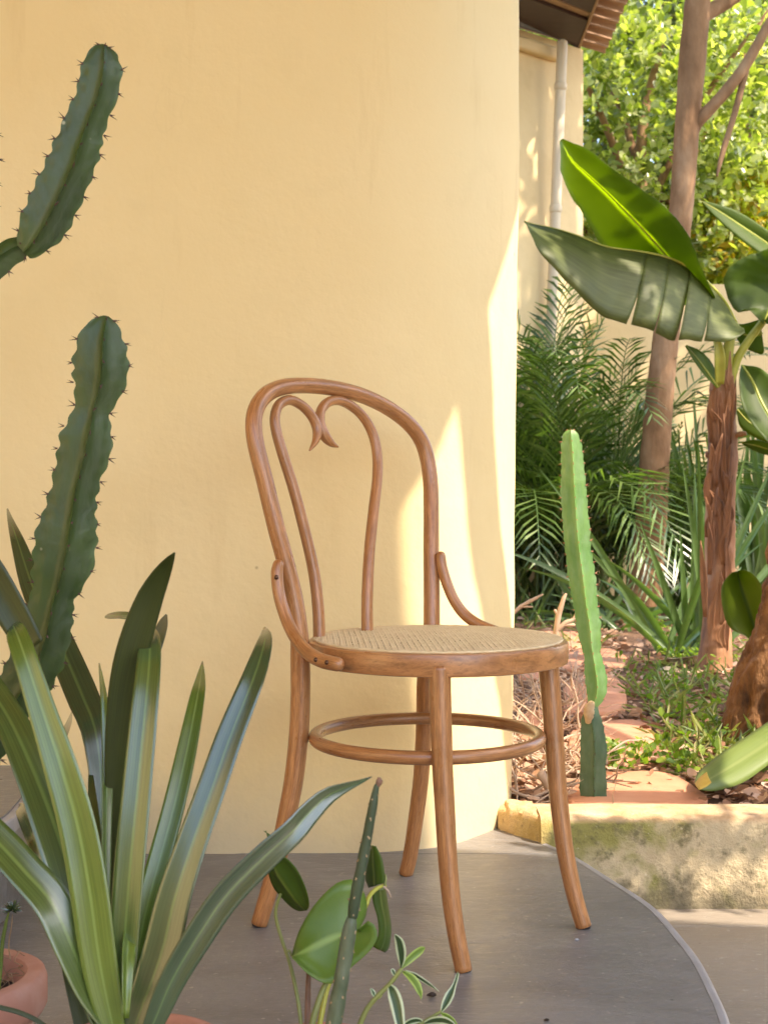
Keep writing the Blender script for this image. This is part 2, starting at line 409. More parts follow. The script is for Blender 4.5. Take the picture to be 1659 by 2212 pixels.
M['spinystem_pale'] = mat_cactus('spiny_stem_pale', (.06, .085, .045), (.095, .12, .065), (.17, .20, .14))
M['strap_a'] = mat_leaf('strap_green', [(.045, .075, .016), (.085, .125, .028)], .24, .2, coat=.8, stripes=.5, vein=(.17, .25, .06), spec=.7)
M['strap_b'] = mat_leaf('strap_lime', [(.075, .12, .018), (.125, .185, .03)], .26, .28, coat=.7, stripes=.5, vein=(.24, .34, .09), spec=.6)
M['strap_c'] = mat_leaf('strap_deep', [(.022, .044, .016), (.045, .075, .026)], .22, .14, coat=1.0, stripes=.45, vein=(.11, .18, .05), spec=.8)
M['strap_e'] = mat_leaf('strap_deep_dry_tip', [(.026, .05, .018), (.05, .082, .028)], .22, .14, stripes=.45, vein=(.11, .18, .05), spec=.8, coat=.7, tip=(.55, .42, .22))
M['strap_d'] = mat_leaf('strap_olive', [(.022, .032, .005), (.042, .056, .008)], .4, .2, stripes=.35, spec=.5)
M['strap_tip'] = mat_simple('dry_tip', [(.36, .22, .11), (.5, .36, .2)], 30, .8, .2)
M['round_pale'] = mat_leaf('round_leaf_pale', [(.11, .20, .03), (.17, .27, .045)], .34, .35, vein=(.34, .46, .14), mottle=14)
M['round_dark'] = mat_leaf('round_leaf_dark', [(.045, .09, .010), (.08, .14, .016)], .34, .28, vein=(.22, .30, .06), mottle=14)
M['varieg'] = mat_leaf('variegated_leaf', [(.035, .075, .028), (.06, .11, .04)], .35, .25, edge=(.55, .62, .46))
M['sprout'] = mat_leaf('young_leaf', [(.13, .22, .03), (.18, .28, .04)], .4, .35, edge=(.40, .50, .14))
M['stemgreen'] = mat_simple('green_stem', [(.16, .19, .05), (.24, .26, .08)], 30, .5, .1)
M['stembrown'] = mat_simple('brown_stem', [(.16, .08, .05), (.28, .16, .1)], 30, .7, .2)
M['banana'] = mat_leaf('banana_blade', [(.06, .10, .016), (.10, .15, .03)], .5, .57, tint=(3.6, 3.1, 1.2), stripes=.0, vein=(.30, .42, .08), spec=.35, mottle=3)
M['banana_old'] = mat_leaf('banana_blade_dusty', [(.075, .09, .024), (.145, .17, .055)], .5, .4, tint=(2.2, 2.3, .8), stripes=.25, spec=.45, mottle=3)
M['shrubleaf'] = mat_leaf('shrub_leaf', [(.11, .15, .035), (.22, .27, .075), (.38, .41, .16), (.56, .57, .32)], .22, .45, tint=(1.5, 1.7, .4), island=True, spec=.7)
M['yellowleaf'] = mat_leaf('yellowing_leaf', [(.22, .30, .02), (.34, .38, .04), (.48, .44, .05), (.50, .28, .05)], .35, .45, tint=(1.4, 1.5, .5), island=True, spec=.6)
M['treeleaf'] = mat_leaf('tree_leaf', [(.05, .09, .015), (.09, .14, .025), (.15, .20, .05)], .4, .35, island=True)
M['farleaf'] = mat_leaf('far_tree_leaf', [(.07, .10, .025), (.13, .16, .05), (.20, .22, .09), (.26, .22, .13)], .5, .3, island=True)
M['palm'] = mat_leaf('palm_leaflet', [(.03, .062, .010), (.068, .122, .022), (.15, .22, .06)], .33, .3, island=True, spec=.7)
M['palm_stem'] = mat_simple('palm_stem', [(.12, .15, .04), (.22, .24, .08)], 12, .5, .1)
M['flax'] = mat_leaf('flax_blade', [(.05, .10, .03), (.10, .16, .055)], .33, .3, stripes=.4, spec=.7)
M['cover'] = mat_leaf('ground_cover_leaf', [(.07, .13, .015), (.13, .21, .025), (.22, .30, .04)], .42, .4, island=True)
M['grassblade'] = mat_leaf('grass_blade', [(.10, .15, .03), (.18, .22, .06), (.30, .27, .12)], .5, .35, island=True)
M['litter'] = mat_leaf('dead_leaf', [(.13, .06, .03), (.26, .13, .07), (.40, .24, .15), (.52, .36, .27)], .8, .15, tint=(1.2, 1, .8), island=True)
M['fallen'] = mat_leaf('fallen_blade', [(.11, .155, .035), (.16, .21, .055)], .5, .2, stripes=.12, spec=.4, vein=(.2, .24, .08))
M['yellow_scar'] = mat_simple('yellowed_tip', [(.40, .26, .03), (.52, .38, .07)], 40, .6, .2)
M['dry_leaf'] = mat_simple('dry_pale_leaf', [(.50, .36, .22), (.62, .50, .34)], 12, .8, .2)
M['lime_leaf'] = mat_leaf('lime_leaf', [(.10, .16, .010), (.15, .21, .016)], .4, .45, tint=(1.5, 1.6, .3), vein=(.06, .12, .02))

def mat_soil_ground():
    m, nt, bs, out = new_mat('garden_soil'); v = coords(nt, 'Object')
    a = noise_n(nt, v, 3, 6, .65); b = noise_n(nt, v, 26, 6, .7); d = noise_n(nt, v, 70, 4, .7)
    c = ramp(nt, a, [(.3, (.10, .052, .028)), (.55, (.19, .10, .055)), (.75, (.30, .17, .10))]).outputs[0]
    c = mixc(nt, ramp(nt, b, [(.5, (0, 0, 0)), (.7, (.7,) * 3)]).outputs[0], c, (.055, .032, .018))
    c = mixc(nt, ramp(nt, d, [(.6, (0, 0, 0)), (.75, (.5,) * 3)]).outputs[0], c, (.42, .27, .17))
    nt.links.new(c, bs.inputs['Base Color']); bs.inputs['Roughness'].default_value = .95
    b1 = bump(nt, bs, b, .8, .03); bump(nt, bs, d, .7, .01, b1); return m
M['ground'] = mat_soil_ground()

def mat_kerb():
    m, nt, bs, out = new_mat('mossy_kerb'); v = coords(nt, 'Object')
    a = noise_n(nt, v, 3.2, 5, .6); b = noise_n(nt, v, 28, 6, .7); d = noise_n(nt, v, 75, 4, .7); e = noise_n(nt, v, 5.0, 4, .6, 1.0)
    c = ramp(nt, a, [(.3, (.44, .34, .20)), (.7, (.56, .46, .29))]).outputs[0]
    g = ramp(nt, e, [(.46, (0, 0, 0)), (.60, (.85,) * 3)]).outputs[0]
    c = mixc(nt, g, c, (.22, .215, .04))                          # moss
    c = mixc(nt, ramp(nt, b, [(.52, (0, 0, 0)), (.66, (.8,) * 3)]).outputs[0], c, (.12, .105, .05))
    c = mixc(nt, ramp(nt, d, [(.62, (0, 0, 0)), (.72, (.6,) * 3)]).outputs[0], c, (.70, .62, .45))
    # ochre towards the left end, tan top
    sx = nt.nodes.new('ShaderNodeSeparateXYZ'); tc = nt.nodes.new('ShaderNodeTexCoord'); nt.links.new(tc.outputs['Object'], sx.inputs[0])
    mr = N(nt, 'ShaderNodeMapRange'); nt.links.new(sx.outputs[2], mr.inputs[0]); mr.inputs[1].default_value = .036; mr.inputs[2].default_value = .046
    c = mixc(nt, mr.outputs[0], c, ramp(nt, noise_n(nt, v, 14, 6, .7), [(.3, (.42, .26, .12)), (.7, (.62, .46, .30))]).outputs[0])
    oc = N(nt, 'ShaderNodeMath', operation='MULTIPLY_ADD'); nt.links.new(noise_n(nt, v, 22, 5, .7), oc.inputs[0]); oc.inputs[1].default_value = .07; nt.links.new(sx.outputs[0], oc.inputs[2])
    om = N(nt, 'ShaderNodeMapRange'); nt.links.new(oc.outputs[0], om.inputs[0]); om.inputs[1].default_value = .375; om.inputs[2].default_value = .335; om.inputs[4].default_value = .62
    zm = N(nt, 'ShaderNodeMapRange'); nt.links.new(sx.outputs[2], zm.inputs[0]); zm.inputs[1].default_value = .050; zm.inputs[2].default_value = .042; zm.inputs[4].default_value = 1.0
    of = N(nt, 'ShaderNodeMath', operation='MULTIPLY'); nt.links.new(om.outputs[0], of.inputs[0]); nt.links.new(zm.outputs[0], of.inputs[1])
    c = mixc(nt, of.outputs[0], c, ramp(nt, b, [(.35, (.46, .27, .09)), (.58, (.56, .38, .17)), (.68, (.20, .11, .05))]).outputs[0])   # ochre left end
    # dark damp patches near the foot
    dp = N(nt, 'ShaderNodeMath', operation='MULTIPLY_ADD'); nt.links.new(noise_n(nt, v, 6, 5, .7), dp.inputs[0]); dp.inputs[1].default_value = -.30; nt.links.new(sx.outputs[2], dp.inputs[2])
    dm = N(nt, 'ShaderNodeMapRange'); nt.links.new(dp.outputs[0], dm.inputs[0]); dm.inputs[1].default_value = -.215; dm.inputs[2].default_value = -.25; dm.inputs[4].default_value = .75
    c = mixc(nt, dm.outputs[0], c, (.10, .085, .05))
    nt.links.new(c, bs.inputs['Base Color']); bs.inputs['Roughness'].default_value = .9
    b1 = bump(nt, bs, b, .8, .012); bump(nt, bs, d, .5, .004, b1); return m
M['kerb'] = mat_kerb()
M['ochre'] = mat_simple('ochre_stone', [(.22, .12, .035), (.40, .24, .075), (.50, .35, .16)], 16, .9, .8, 50, .008)

# ================================================================== SETTING
# ---- soil reaching the horizon
def ground_z(x, y):
    return 0.022 + .012 * noise.noise(Vector((x * 2.1, y * 2.1, 0))) + .010 * noise.noise(Vector((x * 7, y * 7, 4))) + .02 * max(0, (y - 4)) * .15
def make_ground():
    mb = MB()
    xs = np.concatenate([np.linspace(-60, 0, 8)[:-1], np.linspace(0, 4, 90)[:-1], np.linspace(4, 60, 10)])
    ys = np.concatenate([np.linspace(2.953, 9, 120)[:-1], np.linspace(9, 90, 10)])
    P = [[Vector((x, y, ground_z(x, min(y, 10)) - (.08 if x < .29 and y < 3.0 else 0))) for x in xs] for y in ys]
    mb.grid(len(ys), len(xs), P, lambda i, j: (0, 0))
    b = len(mb.v)
    o = mb.build('garden_ground', M['ground']); tag(o, 'brown garden soil behind the low kerb', kind='structure')
    mb = MB(); P = [[Vector((x, y, -.17)) for x in (-80, -10, 0, 10, 80)] for y in (-80, -20, -2, 2.87)]
    mb.grid(4, 5, P, lambda i, j: (0, 0)); o = mb.build('ground', M['ground']); tag(o, 'bare earth under the paving', kind='structure')
make_ground()

# ---- raised slate platform with a rounded rim
RIM = [(.245, 2.96), (.303, 2.80), (.348, 2.696), (.393, 2.538), (.4365, 2.372), (.450, 2.203), (.4535, 2.097), (.447, 1.964), (.438, 1.859), (.40, 1.6),
       (.29, 1.28), (.10, .98), (-.18, .74), (-.55, .58), (-1.05, .5)]
RIMC = [tuple(c) for c in catmull([(x, y, 0) for x, y in RIM], 90)]
def make_platform():
    root = empty('platform', (-1, 1.8, -.12), 'raised brown slate platform with a rounded pale rim', kind='structure')
    rim = [(x, y) for x, y, z in RIMC]
    J = 2.716
    def slab(pts, name):
        mb = MB(); mb.poly_prism(pts, -.12, 0.0); mb.build(name, M['slate'], root, smooth=False, bevel=.0012)
    front = [p for p in rim if p[1] < J - .001]
    xj = [p for p in rim if p[1] > J][-1][0]
    left = [(-1.05, .5), (-1.05, J - .001)]
    slab([(xj + .006, J - .001)] + front + [(-1.05, J - .001)], 'slab')
    slab([(-4.0, .5), (-1.053, .5), (-1.053, J - .001), (-4.0, J - .001)], 'slab')
    back = [p for p in rim if p[1] > J + .001]
    slab([(-4.0, J + .001)] + [(xj + .003, J + .001)] + back[::-1] + [(-4.0, 2.96)], 'slab')
    # rounded pale edge strip
    mb = MB(); pts = []
    prof = [(-.003, .0006), (.004, .0022), (.0095, -.0005), (.0115, -.006), (.0115, -.119), (-.003, -.119)]
    rows = []
    n = len(RIMC)
    for i in range(n):
        p = Vector(RIMC[i]); t = (Vector(RIMC[min(i+1, n-1)]) - Vector(RIMC[max(i-1, 0)])).normalized(); o_ = Vector((-t.y, t.x, 0))
        if o_.x < 0 and i < 40: o_ = -o_
        rows.append([p + o_ * a + Vector((0, 0, b)) for a, b in prof])
    mb.grid(n, len(prof), rows, lambda i, j: (i, j)); mb.build('edge_strip', M['trim'], root, auto=40)
make_platform()

# ---- lower paving
def make_paving():
    root = empty('paving', (1.2, 2, -.16), 'beige stone paving a step below the platform', kind='structure')
    ylines = [2.80, 2.662, 2.06, 1.46, .86, .26, -.4, -1.2]
    xl = [-.2, .9, 1.55, 2.2, 2.9]
    for i in range(len(ylines) - 1):
        off = .28 * (i % 2)
        for j in range(len(xl) - 1):
            x0, x1 = xl[j] + (off if j else 0), xl[j+1] + off
            y1, y0 = ylines[i], ylines[i+1]
            mb = MB(); mb.poly_prism([(x0 + .0015, y0 + .0015), (x1 - .0015, y0 + .0015), (x1 - .0015, y1 - .0015), (x0 + .0015, y1 - .0015)], -.16, -.12 + random.uniform(-.0006, .0006))
            mb.build('paving_slab', M['slate_low'], root, smooth=False, bevel=.002)
make_paving()

# ---- curved slate step on the left
def make_step():
    edge = [(-.690, 2.716), (-.645, 2.60), (-.617, 2.475), (-.606, 2.36), (-.608, 2.27), (-.64, 2.1), (-.74, 1.9), (-.95, 1.72), (-1.3, 1.62)]
    E = [(c[0], c[1]) for c in catmull([(x, y, 0) for x, y in edge], 40)]
    root = empty('slate_step', (-1, 2.3, 0), 'curved dark slate step against the wall behind the strap leaves', 'step')
    mb = MB(); mb.poly_prism(E[::1] + [(-2.4, 1.62), (-2.4, 2.7)], 0.002, .138); mb.build('riser', M['slate'], root, smooth=False)
    out = [(x + .012, y - .003) for x, y in E]
    mb = MB(); mb.poly_prism(out + [(-2.4, 1.60), (-2.4, 2.7)], .1385, .165); mb.build('tread', M['trim'], root, smooth=False, bevel=.003)
    ins = [(x - .004, y) for x, y in E]
    mb = MB(); mb.poly_prism(ins + [(-2.4, 1.63), (-2.4, 2.7)], .1655, .168); mb.build('tread_face', M['slate'], root, smooth=False)
make_step()

# ---- curved plaster wall
def make_wall():
    prof = [(-4.2, 2.716), (-2.5, 2.716), (-1.5, 2.716), (-.8, 2.714), (-.4, 2.714), (-.12, 2.716), (-.02, 2.722), (.05, 2.738), (.098, 2.757), (.15, 2.795), (.20, 2.86),
            (.2387, 2.93), (.262, 3.0), (.272, 3.08), (.268, 3.2), (.23, 3.5), (.1, 4.2)]
    C = catmull([(x, y, 0) for x, y in prof], 420)
    zs = np.linspace(-.02, 2.62, 66); rows = []
    lead = 2.716
    for z in zs:
        r = []
        for i, c in enumerate(C):
            t = C[min(i+1, len(C)-1)] - C[max(i-1, 0)]; nx, ny = t[1], -t[0]; l = math.hypot(nx, ny); nx /= l; ny /= l
            p = Vector((c[0], c[1], z)); d = .004 * noise.noise(p * 2.3) + .0022 * noise.noise(p * 7.5 + Vector((9, 0, 0)))
            lean = .011 * (z - .05) * max(0, nx)
            foot = -.003 * max(0, 1 - z / .05) + (.004 * noise.noise(Vector((c[0] * 14, 0, 2))) if z < .03 else 0)
            r.append(Vector((c[0] + nx * (d + foot) + lean, c[1] + ny * (d + foot), z)))
        rows.append(r)
    mb = MB(); b = mb.grid(len(zs), len(C), rows, lambda i, j: (j, i))
    # closed back and top so that the wall has its thickness
    k = len(C); mb.v += [(-4.2, 4.2, -.02), (-4.2, 4.2, 2.62)]; q0 = len(mb.v) - 2; q1 = q0 + 1
    top = b + (len(zs) - 1) * k
    mb.cap([top + j for j in range(k)] + [q1]); mb.cap([b + k - 1, q0, q1, top + k - 1]); mb.cap([b, top, q1, q0])
    o = mb.build('plaster_wall', M['plaster'], auto=50)
    tag(o, 'smooth yellow plaster wall with a rounded corner behind the chair', 'wall')
make_wall()

# ---- veranda roof overhead (out of the picture): outline shaped to leave sun patches, the rest in shade
def make_veranda_roof():
    root = empty('veranda_roof', (-1, 2, 2.62), 'unseen timber-lined veranda roof, outline shaped for the sun patches', 'roof')
    pts = [(-4.2, 4.2), (1.12, 4.2), (1.20, 2.62), (1.25, 2.44), (1.335, 2.195), (1.428, 2.015), (1.435, 1.935), (1.473, 1.90), (1.668, 1.795), (2.056, 1.625), (2.264, 1.575), (2.673, 1.50), (3.3, 1.35),
           (3.3, -.5), (.55, -.5), (.3, -.25), (-4.2, -.25)]
    ins = [(x - (.015 if x > 0 else 0), y - (.012 if x > 1.4 and y > 1 else 0)) for x, y in pts]
    mb = MB(); mb.poly_prism(ins, 2.625, 2.67); mb.build('ceiling_boards', M['ceiling'], root, smooth=False)
    mb = MB(); mb.poly_prism(pts, 2.675, 2.80); mb.build('roof_slab', M['rooftile'], root, smooth=False)
    sh = [Vector(p) + to_sun * 1.9 for p in ((.165, 2.81, 1.013), (.188, 2.842, .741), (.203, 2.865, .557), (.245, 2.95, .318), (.278, 3.03, .09))]
    dn = (sh[-1] - sh[-2]).normalized(); ft = sh[-1] + dn * ((sh[-1].z + .12) / -dn.z); up = (sh[0] - sh[1]).normalized(); hd = sh[0] + up * ((2.63 - sh[0].z) / up.z)
    mb = MB(); tube(mb, [(*hd, .056)] + [(*p, .060) for p in sh] + [(*sh[-1].lerp(ft, .5), .062), (*ft, .066)], 50, 14, wob=.08); mb.build('shadow_post', M['barktall'], root)  # unseen leaning post added to cast the dark band on the wall
    for x in (-3.2, -2.2, -1.2, -.2, .8):
        mb = MB(); mb.box((x, 1.22, 2.575), (.07, 2.9, .10)); mb.build('rafter', M['darkboard'], root, smooth=False, bevel=.004)
make_veranda_roof()

def make_bounce_walls():  # unseen walls added to block sky and bounce warm light
    for nm, c, sz, lab in (('side_bounce_wall', (-3.6, -.4, 1.5), (.25, 6.2, 3.3), 'unseen yellow side wall added on the left for warm bounce light'), ('opposite_bounce_wall', (-1.6, -3.6, .85), (4.2, .25, 2.0), 'unseen yellow wall added opposite to block sky and bounce light')):
        mb = MB(); mb.box(c, sz); tag(mb.build(nm, M['plaster'], smooth=False, bevel=.03), lab, 'wall')
make_bounce_walls()

# ---- kerb between paving and garden
def make_kerb():
    root = empty('garden_kerb', (1.5, 2.85, -.12), 'low mossy cement kerb between paving and garden', 'kerb')
    sec = [(2.768, -.135), (2.772, -.09), (2.782, -.04), (2.791, .01), (2.797, .036), (2.806, .046), (2.83, .049), (2.87, .050), (2.91, .047), (2.945, .042), (2.955, .02), (2.955, -.1)]
    S2 = catmull([(0, y, z) for y, z in sec], 40)
    xs = np.concatenate([np.linspace(.305, 1.0, 110), np.linspace(1.02, 3.4, 60)]); rows = []
    for x in xs:
        r = []
        for c in S2:
            p = Vector((x, c[1], c[2])); d = .006 * noise.noise(p * 5) + .003 * noise.noise(p * 17) + .0015 * noise.noise(p * 45)
            r.append(p + Vector((0, -d, d * .7)))
        rows.append(r)
    mb = MB(); b = mb.grid(len(xs), len(S2), rows, lambda i, j: (i, j)); k = len(S2)
    mb.cap([b + j for j in range(k)]); mb.build('kerb_body', M['kerb'], root, auto=60)
    # rough ochre end stone that butts against the wall
    mb = MB(); rows = []
    for x in np.linspace(.231, .3045, 26):
        off = max(0, (.3045 - x)) * 1.75; r = []
        for c in S2:
            u = (c[1] - 2.768) / (2.955 - 2.768); p = Vector((x, (2.768 + off) * (1 - u) + 2.985 * u, c[2] - .006 * (x < .25)))
            d = .007 * noise.noise(p * 16) + .005 * noise.noise(p * 42) + .002 * noise.noise(p * 90); r.append(p + Vector((0, -d, d)))
        rows.append(r)
    b = mb.grid(26, len(S2), rows, lambda i, j: (i, j)); k = len(S2); mb.cap([b + j for j in range(k)]); mb.cap([b + 25 * k + j for j in range(k)][::-1])
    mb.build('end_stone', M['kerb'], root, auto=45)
make_kerb()

# ---- flat sandstone stepping stones
def make_path():
    root = empty('path', ground_at(1300, 1600), 'reddish sandstone stepping-stone path into the garden', kind='structure')
    global STONES
    STONES = stones = [[(1226, 1738), (1226, 1690), (1300, 1668), (1420, 1664), (1490, 1690), (1530, 1728), (1510, 1742), (1350, 1744)],
              [(1232, 1640), (1236, 1575), (1290, 1556), (1390, 1556), (1412, 1590), (1436, 1632), (1380, 1640), (1300, 1646)],
              [(1216, 1528), (1222, 1475), (1290, 1452), (1330, 1462), (1352, 1490), (1340, 1530), (1270, 1538)],
              [(1206, 1442), (1226, 1408), (1300, 1398), (1340, 1408), (1352, 1432), (1300, 1446)],
              [(1120, 1462), (1126, 1424), (1180, 1412), (1198, 1430), (1190, 1462)],
              [(1116, 1398), (1130, 1368), (1230, 1362), (1290, 1374), (1270, 1392), (1180, 1402)],
              [(1118, 1600), (1124, 1545), (1190, 1530), (1214, 1560), (1200, 1606)]]
    for k, poly in enumerate(stones):
        z = .038 + .005 * (k % 3)
        pts = [ground_at(x, y, z) for x, y in poly]; pts = [p for p in pts if p.y > 2.96 or True]
        c = sum(pts, Vector()) / len(pts); mb = MB(); ring = []
        P = catmull([tuple(p) for p in pts + [pts[0]]], 40)[:-1]
        rows = []
        for s, dz in ((1.0, -.05), (1.0, -.012), (.985, -.003), (.95, 0.0), (.6, .001), (.25, .001)):
            r = []
            for q in P:
                p = c + (Vector(q) - c) * s; p.y = max(p.y, 2.962)
                j = noise.noise(p * 9 + Vector((k * 3.1, 0, 0)))
                p += (p - c).normalized() * j * .012 * s; p.z = z + dz + .004 * noise.noise(p * 12) + (.003 * noise.noise(p * 5))
                r.append(p)
            rows.append(r)
        b = mb.grid(len(rows), len(P), rows, lambda i, j: (i, j), True)
        mb.cap([b + (len(rows) - 1) * len(P) + j for j in range(len(P))])
        mb.build('stepping_stone', M['flag'], root, auto=50)
make_path()

# ---- rear wing of the house with eave, tiles and downpipe
def make_rear_building():
    root = empty('rear_wing', (.7, 7.9, 0), 'cream rear wing of the house with tiled eave and downpipe', 'building')
    A = at(1000, 500, 7.35); B = at(1259, 500, 8.0); wallt = 3.12
    mb = MB(); pts = [(A.x - .5, A.y - .55), (A.x, A.y), (B.x, B.y), (B.x - .9, B.y + 3.5), (A.x - 2, B.y + 3.5)]
    mb.poly_prism(pts, -.05, wallt); mb.build('wall', M['plaster_far'], root, smooth=False)
    d = (B - A); d.z = 0; d.normalize(); nrm = Vector((d.y, -d.x, 0))
    # moulding under the eave
    mb = MB(); c = A.lerp(B, .38) + nrm * .02; c.z = 3.035
    mb.box(c, ((B - A).length * .76, .06, .07), Matrix.Rotation(math.atan2(d.y, d.x), 3, 'Z')); mb.build('cornice', M['plaster_far'], root, smooth=False, bevel=.02)
    # downpipe, a little off the wall
    p0 = at(1214, 92, 7.70); p1 = at(1199, 470, 7.72); p2 = p1 + (p1 - p0) * 1.7
    mb = MB(); tube(mb, [(*p0, .029), (*p1, .029), (*p2, .029)], 20, 16); pp = mb.build('downpipe', M['downpipe'], root)
    for t in (.25, .95):
        c = p0.lerp(p1, t); mb = MB(); tube(mb, [(c.x, c.y, c.z - .012, .034), (c.x, c.y, c.z + .012, .034)], 2, 16); mb.build('pipe_clip', M['downpipe'], pp)
    # eave seen from below: two dark boards, a paler batten between, tiles over the edge
    def eave(x, y, z=3.13): return at(x, y, (z - CAMH) * FPX / (HZ - y))
    def board(poly, z, th, mat, name):
        mb = MB(); P = [eave(x, y, z) for x, y in poly]; mb.poly_prism([(p.x, p.y) for p in P], z, z + th); return mb.build(name, mat, root, smooth=False, bevel=.004)
    board([(1100, 37), (1247, 105), (1269, 46), (1185, 14), (1100, -18)], 3.13, .03, M['darkboard'], 'eave_board')
    board([(1100, -20), (1186, 12), (1270, 44), (1277, 30), (1200, 0), (1100, -40)], 3.15, .03, M['batten'], 'eave_batten')
    board([(1100, -42), (1205, -1), (1277, 29), (1300, -20), (1330, -110), (1150, -160), (1100, -120)], 3.13, .03, M['darkboard'], 'eave_board')
    board([(1247, 107), (1252, 107), (1336, -110), (1330, -110)], 3.125, .06, M['batten'], 'eave_fascia')
    # roof tiles: barrels lying side by side along the eave, each running up the slope
    e0 = eave(1250, 108, 3.19); e1 = eave(1330, -110, 3.19); run = (e1 - e0); L = run.length; run.normalize()
    outd = Vector((run.y, -run.x, 0)); outd = outd if outd.x > 0 else -outd
    n = int(L / .145)
    for k in range(n):
        c = e0 + run * (.07 + k * .145); mb = MB(); rows = []
        for i, (o_, zz) in enumerate(((.15, -.035), (-.3, .10), (-.9, .32))):
            r = []
            for j in range(9):
                a = math.pi * j / 8; rr = .060
                r.append(c + outd * o_ + run * (-math.cos(a) * rr) + Vector((0, 0, zz + math.sin(a) * .045 + .01)))
            for j in range(8, -1, -1):
                a = math.pi * j / 8; rr = .048
                r.append(c + outd * o_ + run * (-math.cos(a) * rr) + Vector((0, 0, zz + math.sin(a) * .033 + .008)))
            rows.append(r)
        b = mb.grid(3, 18, rows, lambda i, j: (i, j), True); mb.cap([b + j for j in range(18)])
        mb.build('roof_tile', M['rooftile'], root, auto=40)
    mb = MB(); q = [e0 + outd * -.02, e1 + outd * -.02, e1 - outd * 2, e0 - outd * 2]
    zz = [3.215, 3.215, 3.85, 3.85]
    mb.v += [(p.x, p.y, z) for p, z in zip(q, zz)] + [(p.x, p.y, z + .04) for p, z in zip(q, zz)]
    for f in ((0, 1, 2, 3), (7, 6, 5, 4), (0, 4, 5, 1), (1, 5, 6, 2), (2, 6, 7, 3), (3, 7, 4, 0)): mb.cap(f)
    mb.build('roof_deck', M['darkboard'], root, smooth=False)
make_rear_building()

def make_garden_wall():
    y0, y1 = 8.35, 9.1
    mb = MB(); rows = []
    xs = np.linspace(.70, 7.5, 60); zs = np.linspace(-.05, 1.88, 16)
    for z in zs: rows.append([Vector((x, y0 + (y1 - y0) * (x - .7) / 6.8 + .012 * noise.noise(Vector((x * 2, 0, z * 2))), z + (.015 * noise.noise(Vector((x * 3, 1, 0))) if z > 1.8 else 0))) for x in xs])
    b = mb.grid(len(zs), len(xs), rows, lambda i, j: (i, j))
    t = len(rows) - 1; top = [[p + Vector((0, d, .0)) for p in rows[t]] for d in (0, .2)]
    mb.grid(2, len(xs), top, lambda i, j: (i, j))
    back = [[Vector((p.x, p.y + .2, z)) for p in rows[t]] for z in (1.88, -.05)]
    mb.grid(2, len(xs), back, lambda i, j: (i, j))
    o = mb.build('garden_wall', M['plaster_far'], auto=40); tag(o, 'tall cream garden wall behind palms and banana plant', 'wall')
make_garden_wall()

